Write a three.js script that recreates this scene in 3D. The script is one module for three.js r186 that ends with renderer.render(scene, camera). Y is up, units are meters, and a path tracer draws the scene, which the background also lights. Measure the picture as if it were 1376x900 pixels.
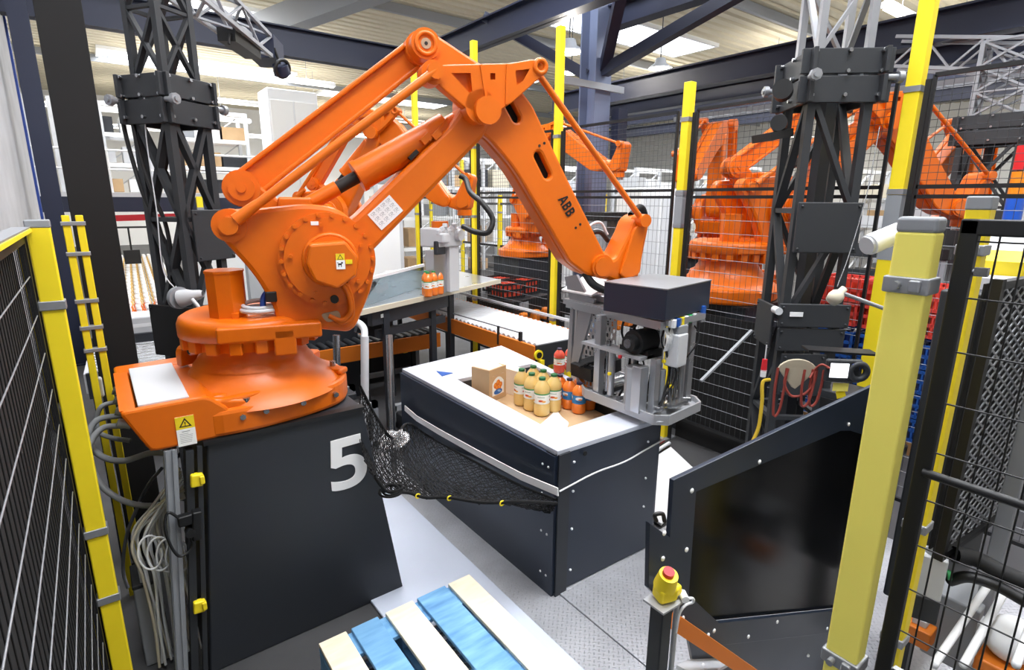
import * as THREE from 'three';
import { mergeGeometries, mergeVertices, toCreasedNormals } from 'three/addons/utils/BufferGeometryUtils.js';
import { RoundedBoxGeometry } from 'three/addons/geometries/RoundedBoxGeometry.js';
import { RectAreaLightUniformsLib } from 'three/addons/lights/RectAreaLightUniformsLib.js';
import { FontLoader } from 'three/addons/loaders/FontLoader.js';
import { TextGeometry } from 'three/addons/geometries/TextGeometry.js';
import { ImprovedNoise } from 'three/addons/math/ImprovedNoise.js';

// ---------- camera, light, exposure ----------
const scene = new THREE.Scene();
scene.background = new THREE.Color(0xdfe6ee);
const camera = new THREE.PerspectiveCamera(62.613, 1376 / 900, 0.05, 120);
camera.rotation.order = 'YXZ';
camera.rotation.set(THREE.MathUtils.degToRad(-13.6), THREE.MathUtils.degToRad(-37), THREE.MathUtils.degToRad(0.4));
camera.position.set(0, 2.25, 0);
scene.add(camera);
const renderer = new THREE.WebGLRenderer({ antialias: true });
renderer.toneMapping = THREE.LinearToneMapping;
renderer.toneMappingExposure = 1.24;
renderer.shadowMap.enabled = true;
renderer.shadowMap.type = THREE.PCFSoftShadowMap;
RectAreaLightUniformsLib.init();
// roof lights of the hall: [x, z, length along x, width along z]
const ROOF_Y = 7;
const ROOF_LIGHTS = [[2.2, -0.6, 5, 1.6], [9.5, -0.6, 5, 1.6], [3.2, -6.3, 5, 1.5], [11.5, -5.2, 5, 1.5], [-2.2, -9.5, 4, 1.5], [13, -11.8, 6, 1.5], [2.6, -17.2, 5, 1.5], [12, -19, 6, 1.5], [21, -8, 6, 1.5], [21, -1, 6, 1.5], [4, -24, 6, 1.5], [22, -20, 6, 1.5], [12, -26, 6, 1.5]];
const ROOF_POWER = 15, ROOF_GLOW = 2.2, LAMP_POWER = 26, LAMP_GLOW = 3;

// ---------- helpers ----------
const V3 = THREE.Vector3, PI = Math.PI;
let seed = 7;
const rnd = () => { seed = (seed * 1664525 + 1013904223) >>> 0; return seed / 4294967296; };
const rr = (a, b) => a + (b - a) * rnd();
const used = new Map();
function numbered(name) {
  const n = used.get(name) || 0; used.set(name, n + 1);
  return n ? name + '_' + String(n).padStart(3, '0') : name;
}
const v3 = (p) => new V3(p[0], p[1], p[2]);
function boxUV(g) {
  const p = g.attributes.position, n = g.attributes.normal, uv = new Float32Array(p.count * 2);
  for (let i = 0; i < p.count; i++) {
    const ax = Math.abs(n.getX(i)), ay = Math.abs(n.getY(i)), az = Math.abs(n.getZ(i));
    let u, v;
    if (ay >= ax && ay >= az) { u = p.getX(i); v = p.getZ(i); } else if (ax >= az) { u = p.getZ(i); v = p.getY(i); } else { u = p.getX(i); v = p.getY(i); }
    uv[2 * i] = u; uv[2 * i + 1] = v;
  }
  g.setAttribute('uv', new THREE.BufferAttribute(uv, 2));
}
const Y = new V3(0, 1, 0);
class G {
  constructor() { this.g = []; }
  add(geo, pos, rot, order) {
    let g = geo.index ? geo.toNonIndexed() : geo.clone();
    for (const k of Object.keys(g.attributes)) if (!['position', 'normal', 'uv'].includes(k)) g.deleteAttribute(k);
    if (rot) g.applyMatrix4(new THREE.Matrix4().makeRotationFromEuler(new THREE.Euler(rot[0], rot[1], rot[2], order || 'YXZ')));
    if (pos) g.translate(pos[0], pos[1], pos[2]);
    g.clearGroups(); g.morphAttributes = {};
    this.g.push(g); return this;
  }
  box(w, h, d, pos, rot, bev = 0) {
    return this.add(bev ? new RoundedBoxGeometry(w, h, d, 2, Math.min(bev, w / 2.2, h / 2.2, d / 2.2)) : new THREE.BoxGeometry(w, h, d), pos, rot);
  }
  // a box laid from a to b, w across and h high
  bar(a, b, w, h, roll = 0, up) {
    const A = v3(a), B = v3(b), dir = B.clone().sub(A), L = dir.length(); dir.normalize();
    const u0 = up ? v3(up) : (Math.abs(dir.y) > 0.98 ? new V3(1, 0, 0) : Y);
    const s = new V3().crossVectors(dir, u0).normalize(), u = new V3().crossVectors(s, dir).normalize();
    const g = new THREE.BoxGeometry(w, h, L); if (roll) g.rotateZ(roll);
    g.applyMatrix4(new THREE.Matrix4().makeBasis(s, u, dir.clone().negate()));
    const c = A.add(B).multiplyScalar(0.5); return this.add(g, [c.x, c.y, c.z]);
  }
  rod(a, b, r, seg = 10, r2 = r) {
    const A = v3(a), B = v3(b), dir = B.clone().sub(A), L = dir.length();
    const g = new THREE.CylinderGeometry(r2, r, L, seg);
    g.applyQuaternion(new THREE.Quaternion().setFromUnitVectors(Y, dir.normalize()));
    const c = A.add(B).multiplyScalar(0.5); return this.add(g, [c.x, c.y, c.z]);
  }
  prism(r1, r2, h, n, pos, rot) { const g = new THREE.CylinderGeometry(r1, r2, h, n).toNonIndexed(); g.computeVertexNormals(); return this.add(g, pos, rot); }
  cyl(r1, r2, h, pos, rot, seg = 24) { return this.add(new THREE.CylinderGeometry(r1, r2, h, seg), pos, rot); }
  tube(pts, r, seg = 8, n) {
    return this.add(new THREE.TubeGeometry(new THREE.CatmullRomCurve3(pts.map(v3)), n || pts.length * 8, r, seg));
  }
  // outline in the x-y plane, extruded from z0 to z1
  poly(pts, z0, z1, holes = [], bev = 0) {
    const s = shapeOf(pts); for (const h of holes) s.holes.push(pathOf(h));
    const b = Math.min(bev, (z1 - z0) / 2.05);
    const g = new THREE.ExtrudeGeometry(s, { depth: z1 - z0 - 2 * b, bevelEnabled: b > 0, bevelSize: b, bevelThickness: b, bevelOffset: -b, bevelSegments: 2, curveSegments: 16 });
    g.translate(0, 0, z0 + b); return this.add(g);
  }
  // plan outline in x-z, extruded up from y0 to y1
  plan(pts, y0, y1, holes = [], bev = 0) {
    const t = new G().poly(pts.map(([x, z]) => [x, -z]), y0, y1, holes.map((h) => h.map(([x, z]) => [x, -z])), bev);
    return this.add(t.g[0].rotateX(-PI / 2));
  }
  lathe(pts, pos, rot, seg = 40) { return this.add(new THREE.LatheGeometry(pts.map(([x, y]) => new THREE.Vector2(x, y)), seg), pos, rot); }
  sphere(r, pos, seg = 12) { return this.add(new THREE.SphereGeometry(r, seg, Math.ceil(seg * 0.7)), pos); }
  torus(R, r, pos, rot, seg = 24) { return this.add(new THREE.TorusGeometry(R, r, 8, seg), pos, rot); }
  geo(keepUV) { const g = this.g.length > 1 ? mergeGeometries(this.g) : this.g[0]; if (!keepUV) boxUV(g); return g; }
  build(name, mat, parent, extra = {}) {
    const m = new THREE.Mesh(this.geo(extra.keepUV), mat);
    m.castShadow = m.receiveShadow = true;
    m.name = parent ? name : numbered(name);
    if (extra.label) m.userData.label = extra.label;
    if (extra.kind) m.userData.kind = extra.kind;
    if (extra.pos) m.position.set(...extra.pos);
    if (extra.yaw) m.rotation.y = extra.yaw;
    (parent || scene).add(m);
    return m;
  }
}
const dense = (p) => p;
function shapeOf(pts) { const s = new THREE.Shape(); pts.forEach(([x, y], i) => (i ? s.lineTo(x, y) : s.moveTo(x, y))); s.closePath(); return s; }
function pathOf(pts) { const s = new THREE.Path(); pts.forEach(([x, y], i) => (i ? s.lineTo(x, y) : s.moveTo(x, y))); s.closePath(); return s; }
// rounded outline: each corner cut with an arc of radius r
function soft(pts, r, n = 5) {
  const out = [], N = pts.length;
  for (let i = 0; i < N; i++) {
    const a = pts[(i + N - 1) % N], b = pts[i], c = pts[(i + 1) % N], R = b[2] ?? r;
    const l1 = Math.hypot(a[0] - b[0], a[1] - b[1]), l2 = Math.hypot(c[0] - b[0], c[1] - b[1]), d = Math.min(R, l1 * 0.48, l2 * 0.48);
    const p = [b[0] + (a[0] - b[0]) / l1 * d, b[1] + (a[1] - b[1]) / l1 * d], q = [b[0] + (c[0] - b[0]) / l2 * d, b[1] + (c[1] - b[1]) / l2 * d];
    for (let k = 0; k <= n; k++) { const t = k / n; out.push([(1 - t) ** 2 * p[0] + 2 * t * (1 - t) * b[0] + t * t * q[0], (1 - t) ** 2 * p[1] + 2 * t * (1 - t) * b[1] + t * t * q[1]]); }
  }
  return out;
}
const circle = (cx, cy, r, n = 20) => Array.from({ length: n }, (_, i) => [cx + r * Math.cos(i / n * 2 * PI), cy + r * Math.sin(i / n * 2 * PI)]);
function slot(ax, ay, bx, by, r, n = 8) {
  const t = Math.atan2(by - ay, bx - ax), o = [];
  for (let k = 0; k <= n; k++) o.push([bx + r * Math.cos(t - PI / 2 + PI * k / n), by + r * Math.sin(t - PI / 2 + PI * k / n)]);
  for (let k = 0; k <= n; k++) o.push([ax + r * Math.cos(t + PI / 2 + PI * k / n), ay + r * Math.sin(t + PI / 2 + PI * k / n)]);
  return o;
}
function tag(o, label, category, group) { o.userData.label = label; o.userData.category = category; if (group) o.userData.group = group; return o; }
function thing(name, label, category, pos = [0, 0, 0], yaw = 0, group) {
  const o = new THREE.Group(); o.name = numbered(name); o.position.set(...pos); o.rotation.y = yaw; scene.add(o);
  return tag(o, label, category, group);
}
function copy(root, pos, yaw, label) {
  const c = root.clone(); c.name = numbered(root.name.replace(/_\d+$/, '')); scene.add(c);
  if (pos) c.position.set(...pos); if (yaw !== undefined) c.rotation.y = yaw;
  c.userData = { ...root.userData }; if (label) c.userData.label = label; return c;
}
function struct(name, g, mat) { const m = g.build(name, mat); m.userData.kind = 'structure'; return m; }

// ---------- textures and materials ----------
const noise = new ImprovedNoise();
function tex(size, fn, srgb, repeat = 1) {
  const d = new Uint8Array(size * size * 4);
  for (let y = 0; y < size; y++) for (let x = 0; x < size; x++) {
    const c = fn(x / size, y / size), i = 4 * (y * size + x);
    if (typeof c === 'number') { d[i] = d[i + 1] = d[i + 2] = Math.max(0, Math.min(255, c * 255)); } else for (let k = 0; k < 3; k++) d[i + k] = Math.max(0, Math.min(255, c[k] * 255));
    d[i + 3] = 255;
  }
  const t = new THREE.DataTexture(d, size, size, THREE.RGBAFormat);
  t.magFilter = THREE.LinearFilter; t.minFilter = THREE.LinearMipmapLinearFilter; t.generateMipmaps = true;
  t.wrapS = t.wrapT = THREE.RepeatWrapping; t.repeat.set(repeat, repeat);
  if (srgb) t.colorSpace = THREE.SRGBColorSpace;
  t.needsUpdate = true; return t;
}
// seamless fractal noise on the unit square
function fbm(u, v, f, oct = 4, sy = 1) {
  let s = 0, a = 0.5;
  for (let o = 0; o < oct; o++) {
    const F = f * 2 ** o, x = u * F, y = v * F * sy, w = (t) => t * t * (3 - 2 * t);
    const n = (i, j) => noise.noise(x - i * F + 0.37, y - j * F * sy + 0.71, o * 7.3);
    s += a * ((n(0, 0) * (1 - u) + n(1, 0) * u) * (1 - v) + (n(0, 1) * (1 - u) + n(1, 1) * u) * v); a /= 2; w(0);
  }
  return s;
}
function std(color, rough, metal = 0, o = {}) { return new THREE.MeshStandardMaterial({ color, roughness: rough, metalness: metal, ...o }); }
const roughTex = tex(256, (u, v) => 0.82 + 0.2 * fbm(u, v, 4, 4), false, 1.3);
const dustTex = (r, g, b, amt, f = 3) => tex(256, (u, v) => { const n = 1 + amt * fbm(u, v, f, 5); return [r * n, g * n, b * n]; }, true, 0.9);
const M = {
  orange: new THREE.MeshPhysicalMaterial({ color: 0xffffff, map: dustTex(0.86, 0.41, 0.015, 0.1), roughness: 0.5, roughnessMap: roughTex, specularIntensity: 0.5, clearcoat: 0.4, clearcoatRoughness: 0.35 }),
  orangeRail: std(0xd9771c, 0.5),
  grease: std(0x1a1512, 0.6),
  navy: std(0xffffff, 0.62, 0, { map: dustTex(0.155, 0.17, 0.195, 0.08), roughnessMap: roughTex }),
  navyGloss: std(0xffffff, 0.4, 0, { map: dustTex(0.15, 0.185, 0.245, 0.06), roughnessMap: roughTex }),
  blackPanel: new THREE.MeshPhysicalMaterial({ color: 0x050608, roughness: 0.18, specularIntensity: 0.3 }),
  black: std(0x121315, 0.5),
  blackMatt: std(0x0d0d0e, 0.8),
  anthracite: std(0x2c2f33, 0.55),
  rubber: std(0x17181a, 0.7),
  greyHose: std(0x9da0a2, 0.55),
  wire: std(0x101112, 0.45),
  blueSteel: std(0x1a2138, 0.5),
  blueColumn: std(0x6d7893, 0.5),
  yellow: std(0xffffff, 0.5, 0, { map: dustTex(0.97, 0.87, 0.13, 0.05, 4) }),
  yellowPale: std(0xffffff, 0.5, 0, { map: dustTex(1.0, 0.95, 0.46, 0.03, 4) }),
  alu: std(0xc6c8cc, 0.35, 0.85, { roughnessMap: roughTex }),
  aluMatt: std(0xb4b6ba, 0.5, 0.45),
  steel: std(0xa9abae, 0.3, 0.9, { roughnessMap: roughTex }),
  galv: std(0x9ea1a6, 0.45, 0.6),
  greyPaint: std(0x8e9297, 0.55),
  lightGrey: std(0xc9ccd0, 0.5),
  white: std(0xeef0f2, 0.5),
  whiteSheet: std(0xffffff, 0.42, 0, { map: dustTex(0.83, 0.86, 0.92, 0.06) , roughnessMap: roughTex }),
  rim: std(0xffffff, 0.55, 0, { map: dustTex(0.78, 0.8, 0.845, 0.05) }),
  tape: std(0xf2f2f2, 0.6),
  card: std(0xffffff, 0.85, 0, { map: dustTex(0.79, 0.66, 0.5, 0.1, 6) }),
  cardPale: std(0xf4e8d6, 0.85),
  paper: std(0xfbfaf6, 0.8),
  woodRaw: std(0xffffff, 0.8, 0, { map: tex(256, (u, v) => { const g = fbm(u, v, 4, 5, 6) * 0.16, k = fbm(u, v, 12, 2) > 0.33 ? -0.25 : 0; return [0.95 + g + k, 0.9 + g + k, 0.8 + g + k]; }, true, 1.6) }),
  woodBlue: std(0xffffff, 0.75, 0, { map: tex(256, (u, v) => { const g = fbm(u, v, 3, 5, 5) * 0.3; return [0.45 + g, 0.66 + g, 0.83 + g * 0.7]; }, true, 1.6) }),
  brown: std(0x8d6a45, 0.8),
  copperCard: std(0xa88f75, 0.7),
  red: std(0xc3202a, 0.5), redCrate: std(0xd8443c, 0.5), blueCrate: std(0x1f55a8, 0.5), darkBlue: std(0x1f3f8f, 0.5),
  green: std(0x2f9e57, 0.5), greenDark: std(0x1f6b3c, 0.5), darkCap: std(0x2d2440, 0.5),
  beige: std(0xcfc8b4, 0.7), sand: std(0xa9a08c, 0.8),
  concrete: std(0xffffff, 0.85, 0, { map: tex(512, (u, v) => { const n = 0.72 + 0.14 * fbm(u, v, 4, 6) + (fbm(u, v, 30, 2) > 0.4 ? -0.14 : 0); return [n, n * 1.005, n * 1.02]; }, true, 0.5) }),
  floor: std(0xffffff, 0.6, 0, { map: tex(512, (u, v) => { const n = 0.28 + 0.1 * fbm(u, v, 4, 6); return [n, n, n * 1.02]; }, true, 0.4), roughnessMap: roughTex }),
  plaster: std(0xe6e4de, 0.85), ceiling: std(0xcfc7b0, 0.8), wallWhite: std(0xf2f2f0, 0.8),
  diamond: std(0xffffff, 0.42, 0.35, {
    map: tex(256, (u, v) => { const n = 0.74 + 0.3 * fbm(u, v, 3, 5); return [n, n * 1.01, n * 1.04]; }, true, 0.8), roughnessMap: roughTex,
    bumpMap: tex(256, (u, v) => { let h = 0; const N = 8; for (let k = 0; k < 2; k++) { const a = u * N + k * 0.5, b = v * N + k * 0.5, x = a - Math.floor(a) - 0.5, y = b - Math.floor(b) - 0.5, s = k ? 1 : -1; const p = (x + s * y) * 0.707, q = (x - s * y) * 0.707; h = Math.max(h, 1 - Math.hypot(p / 0.3, q / 0.1)); } return Math.min(1, Math.max(0, h * 2.2)); }, false, 3.6), bumpScale: 0.004 }),
  orangeJuice: new THREE.MeshPhysicalMaterial({ color: 0xf0802a, roughness: 0.25, clearcoat: 0.6 }),
  yellowJuice: new THREE.MeshPhysicalMaterial({ color: 0xe6c377, roughness: 0.25, clearcoat: 0.6 }),
  redJuice: new THREE.MeshPhysicalMaterial({ color: 0xe2543c, roughness: 0.25, clearcoat: 0.6 }),
  film: new THREE.MeshPhysicalMaterial({ color: 0xffffff, roughness: 0.12, transmission: 0.92, thickness: 0 }),
  acrylic: new THREE.MeshPhysicalMaterial({ color: 0xb9c2c6, roughness: 0.03, transmission: 0.95, thickness: 0, specularIntensity: 0.35 }),
  net: std(0x08080a, 0.95),
  redCable: std(0x8f3a30, 0.6), yellowRope: std(0xb89a1e, 0.8), blueHose: std(0x2a55b8, 0.5),
  roofGlow: std(0xffffff, 1, 0, { emissive: 0xf4f8ff, emissiveIntensity: ROOF_GLOW }),
  lampGlow: std(0xffffff, 1, 0, { emissive: 0xfffaf0, emissiveIntensity: LAMP_GLOW }),
  screenGlow: std(0xffffff, 0.3, 0, { emissive: 0xf4f8ff, emissiveIntensity: 1.1 }),
  sigRed: std(0xd2232a, 0.35), sigAmber: std(0xe8891c, 0.35), sigBlue: std(0x1f58c4, 0.35),
};
// flat print on canvas
function print(w, h, draw) {
  const c = document.createElement('canvas'); c.width = w; c.height = h; const x = c.getContext('2d'); draw(x, w, h);
  const t = new THREE.CanvasTexture(c); t.colorSpace = THREE.SRGBColorSpace; return std(0xffffff, 0.55, 0, { map: t });
}
const P = {
  warning: print(128, 256, (x, w, h) => {
    x.fillStyle = '#f5f5f0'; x.fillRect(0, 0, w, h); x.fillStyle = '#f0d21e'; x.fillRect(0, 0, w, h * 0.42);
    x.strokeStyle = '#111'; x.lineWidth = 9; x.beginPath(); x.moveTo(w / 2, 22); x.lineTo(w * 0.78, h * 0.34); x.lineTo(w * 0.22, h * 0.34); x.closePath(); x.stroke();
    x.fillStyle = '#111'; x.fillRect(w / 2 - 4, 48, 8, 20); x.fillRect(w / 2 - 4, 73, 8, 7);
    x.fillStyle = '#9a9a98'; x.fillRect(36, h * 0.5, 54, 7); for (let i = 0; i < 6; i++) x.fillRect(18, h * 0.58 + i * 15, 60 + (i * 29) % 32, 4);
  }),
  motorSign: print(96, 192, (x, w, h) => {
    x.fillStyle = '#f0d21e'; x.fillRect(0, 0, w, h * 0.42); x.fillStyle = '#fafafa'; x.fillRect(0, h * 0.42, w, h);
    x.strokeStyle = '#111'; x.lineWidth = 6; x.beginPath(); x.moveTo(w / 2, 14); x.lineTo(w * 0.8, h * 0.36); x.lineTo(w * 0.2, h * 0.36); x.closePath(); x.stroke();
    x.fillStyle = '#222'; x.fillRect(20, h * 0.62, 40, 22); x.fillRect(54, h * 0.54, 18, 20); x.fillRect(22, h * 0.7, 8, 30); x.fillRect(50, h * 0.7, 8, 30); x.fillRect(12, h * 0.56, 12, 8);
  }),
  plate: print(256, 256, (x, w, h) => {
    x.fillStyle = '#e9e9ea'; x.fillRect(0, 0, w, h); x.strokeStyle = '#8b8e94'; x.lineWidth = 3;
    for (let j = 0; j < 3; j++) for (let i = 0; i < 4; i++) { const a = 22 + i * 58, b = 24 + j * 74; x.strokeRect(a, b, 34, 22); x.beginPath(); x.moveTo(a, b + 46); x.lineTo(a + 20, b + 30); x.lineTo(a + 38, b + 48); x.stroke(); x.beginPath(); x.arc(a + 28, b + 12, 9, 0, 6.3); x.stroke(); }
  }),
  fruitLabel: print(256, 256, (x, w, h) => {
    x.fillStyle = '#c9a57c'; x.fillRect(0, 0, w, h); x.fillStyle = '#f4f4f2'; x.beginPath(); x.moveTo(20, 236); x.lineTo(20, 90); x.quadraticCurveTo(128, -40, 236, 90); x.lineTo(236, 236); x.fill();
    for (const [a, b, r] of [[80, 120, 34], [130, 96, 36], [176, 126, 32], [112, 150, 30], [160, 160, 26]]) { x.fillStyle = '#e2741c'; x.beginPath(); x.arc(a, b, r, 0, 6.3); x.fill(); x.fillStyle = '#f39c3a'; x.beginPath(); x.arc(a - 8, b - 8, r * 0.5, 0, 6.3); x.fill(); }
    x.fillStyle = '#2b6cc4'; x.beginPath(); x.ellipse(128, 200, 78, 32, 0, 0, 6.3); x.fill(); x.fillStyle = '#8fc3ef'; x.beginPath(); x.ellipse(150, 196, 34, 12, 0.3, 0, 6.3); x.fill();
  }),
  whiteLabel: print(256, 128, (x, w, h) => {
    x.fillStyle = '#f2f3ee'; x.fillRect(0, 0, w, h); x.fillStyle = '#3d9a5b'; x.fillRect(0, 0, w, 16);
    for (let i = 0; i < 4; i++) { x.fillStyle = '#8aa595'; x.fillRect(12 + i * 64, 40, 38, 8); x.fillStyle = '#d4572e'; x.beginPath(); x.arc(30 + i * 64, 88, 13, 0, 6.3); x.fill(); x.fillStyle = '#eaa33a'; x.beginPath(); x.arc(46 + i * 64, 96, 11, 0, 6.3); x.fill(); }
  }),
  blueLabel: print(256, 128, (x, w, h) => {
    x.fillStyle = '#2f7db8'; x.fillRect(0, 0, w, h); for (let i = 0; i < 4; i++) { x.fillStyle = '#e8eef2'; x.beginPath(); x.ellipse(32 + i * 64, 44, 20, 26, 0.4, 0, 6.3); x.fill(); x.fillStyle = '#174a86'; x.fillRect(14 + i * 64, 86, 36, 12); x.fillStyle = '#e8862a'; x.beginPath(); x.arc(40 + i * 64, 58, 12, 0, 6.3); x.fill(); }
  }),
};
const font = await new FontLoader().loadAsync('fonts/droid/droid_sans_bold.typeface.json');
const text = (s, size, depth) => { const g = new TextGeometry(s, { font, size, depth, curveSegments: 8 }); g.computeBoundingBox(); const b = g.boundingBox; g.translate(-(b.min.x + b.max.x) / 2, -(b.min.y + b.max.y) / 2, 0); return g; };

// ---------- the hall ----------
const HX0 = -6, HX1 = 34, HZ0 = -34, HZ1 = 7;
struct('floor', new G().box(HX1 - HX0, 0.3, HZ1 - HZ0, [(HX0 + HX1) / 2, -0.15, (HZ0 + HZ1) / 2]), M.floor);
struct('wall_back', new G().box(HX1 - HX0 + 0.6, ROOF_Y + 0.8, 0.3, [(HX0 + HX1) / 2, ROOF_Y / 2, HZ0 - 0.15]), M.wallWhite);
struct('wall_front', new G().box(HX1 - HX0 + 0.6, ROOF_Y + 0.8, 0.3, [(HX0 + HX1) / 2, ROOF_Y / 2, HZ1 + 0.15]), M.wallWhite);
struct('wall_right', new G().box(0.3, ROOF_Y + 0.8, HZ1 - HZ0, [HX1 + 0.15, ROOF_Y / 2, (HZ0 + HZ1) / 2]), M.wallWhite);
struct('wall_left', new G().box(0.3, ROOF_Y + 0.8, HZ1 - HZ0, [HX0 - 0.15, ROOF_Y / 2, (HZ0 + HZ1) / 2]), M.wallWhite);
{ // concrete partition beside the cell with a recessed joint and a blue edge profile
  const w = new G(); w.box(0.24, 6.6, 4.3, [-0.74, 3.3, -0.35]); w.box(0.24, 6.6, 9.2, [-0.74, 3.3, -7.3]); w.box(0.18, 6.6, 0.4, [-0.77, 3.3, -2.6]);
  struct('wall_partition', w, M.concrete);
  struct('trim_1', new G().box(0.03, 6.6, 0.16, [-0.605, 3.3, -11.82]), M.darkBlue);
}
{ // trapezoidal roof deck, ribs along x
  const pts = [], n = Math.round((HZ1 - HZ0) / 0.36);
  for (let i = 0; i < n; i++) { const z = HZ0 + i * 0.36; pts.push([z, 0], [z + 0.2, 0], [z + 0.23, 0.06], [z + 0.33, 0.06]); }
  pts.push([HZ1, 0], [HZ1, 0.3], [HZ0, 0.3]);
  const g = new G().poly(pts, 0, HX1 - HX0 + 0.4); g.g[0].applyMatrix4(new THREE.Matrix4().makeBasis(new V3(0, 0, 1), new V3(0, 1, 0), new V3(1, 0, 0))); g.g[0].translate(HX0 - 0.2, ROOF_Y, 0);
  // the basis above mirrors the winding
  const ix = g.g[0].attributes; for (const k of ['position', 'normal', 'uv']) { const a = ix[k]; const s = a.itemSize; for (let t = 0; t < a.count; t += 3) for (let c = 0; c < s; c++) { const q = a.array[(t + 1) * s + c]; a.array[(t + 1) * s + c] = a.array[(t + 2) * s + c]; a.array[(t + 2) * s + c] = q; } }
  struct('ceiling', g, M.ceiling);
}
ROOF_LIGHTS.forEach(([x, z, lx, lz], i) => {
  const t = thing('roof_light', i === 5 ? 'bright roof light seen past the head of the blue grey column' : i === 6 ? 'bright roof light at the top left above the lattice jib' : 'bright white rectangular roof light in the ribbed ceiling', 'roof light', [x, ROOF_Y - 0.06, z], 0, 'roof lights in the ceiling');
  const f = new G(); f.box(lx + 0.2, 0.1, 0.1, [0, 0, lz / 2 + 0.05]); f.box(lx + 0.2, 0.1, 0.1, [0, 0, -lz / 2 - 0.05]); f.box(0.1, 0.1, lz, [lx / 2 + 0.05, 0, 0]); f.box(0.1, 0.1, lz, [-lx / 2 - 0.05, 0, 0]);
  f.build('frame', M.white, t);
  new G().box(lx, 0.02, lz, [0, 0.02, 0]).build('diffuser_light', M.roofGlow, t);
  const l = new THREE.RectAreaLight(0xf6f9ff, ROOF_POWER, lx, lz); l.position.set(x, ROOF_Y - 0.09, z); l.rotation.x = -PI / 2; scene.add(l);
});
// steel I-beams
function iBeam(g, a, b, h, w, t = 0.025) {
  const up = [0, h / 2 - t / 2, 0], o = (p, dy) => [p[0], p[1] + dy, p[2]];
  g.bar(a, b, t, h); g.bar(o(a, up[1]), o(b, up[1]), w, t); g.bar(o(a, -up[1]), o(b, -up[1]), w, t); return g;
}
const beam = (name, label, a, b, h = 0.42, w = 0.24) => { const m = iBeam(new G(), a, b, h, w).build(name, M.blueSteel); return tag(m, label, 'beam'); };
beam('steel_beam', 'long dark blue roof beam crossing behind the black truss tower with the jib', [-1.5, 5.05, -11.3], [5.7, 5.05, -11.3], 0.5);
beam('steel_beam', 'dark blue roof beam running up behind the elbow of robot 5 to the column braces', [5.85, 5.05, -11.5], [5.85, 5.05, -1.5], 0.42);
beam('steel_beam', 'deep dark blue roof beam at upper right behind the tall yellow post', [8.2, 4.25, -9.5], [8.2, 4.25, 2], 0.36);
beam('steel_beam', 'second dark blue roof beam just behind and below the deep one at upper right', [9.6, 4.22, -9.5], [9.6, 4.22, 2.5], 0.26);
beam('steel_beam', 'dark blue roof beam topmost at upper right between column and right truss tower', [7.1, 5.1, -7.0], [7.1, 5.1, 3], 0.34);
beam('steel_beam', 'far dark blue roof beam in the white hall beyond the column', [13.5, 4.7, -16], [13.5, 4.7, 3], 0.34);
beam('steel_beam', 'farther thin dark blue roof beam under the ceiling beyond the column', [18, 5.0, -18], [18, 5.0, 3], 0.34);
{ // concrete girder under the roof at upper left
  tag(new G().bar([3.9, 6.4, -16.5], [6.0, 6.4, -8], 0.4, 0.55).build('grey_girder', M.greyPaint), 'pale grey box girder slanting down from the ceiling above the jib camera', 'girder');
}
{ // H column with braces, middle of the picture
  const t = thing('steel_column', 'blue grey steel column behind the mesh fence with diagonal braces at its head', 'column', [6.95, 0, -7.0]);
  const g = new G(); g.box(0.36, 5.6, 0.03, [0, 2.8, 0.17]); g.box(0.36, 5.6, 0.03, [0, 2.8, -0.17]); g.box(0.03, 5.6, 0.34, [0, 2.8, 0]); g.build('column_shaft', M.blueColumn, t);
  for (const [a, b] of [[[0, 4.35, 0.2], [-1.0, 5.9, 1.7]], [[0, 4.3, 0.2], [0.1, 5.0, 3.0]], [[0, 4.3, -0.2], [-1.1, 5.3, -1.6]]]) new G().bar(a, b, 0.16, 0.16).build('brace', M.blueSteel, t);
  const p = new G().box(1.4, 0.1, 0.06, [-0.3, 4.05, 0.25]); p.build('cable_rail', M.galv, t);
  new G().box(0.22, 0.9, 0.16, [0.35, 3.3, 0.25]).build('junction_box', M.blueSteel, t);
}
// purlins along x under the deck
for (let i = 0; i < 5; i++) { const z = -3 - i * 5.4; tag(new G().bar([-5.5, 6.86, z], [33, 6.86, z], 0.1, 0.22).build('purlin', M.greyPaint), ['nearest', 'second', 'third', 'fourth', 'farthest'][i] + ' thin grey purlin close under the ribbed ceiling', 'purlin', 'purlins under the ceiling'); }
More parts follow.
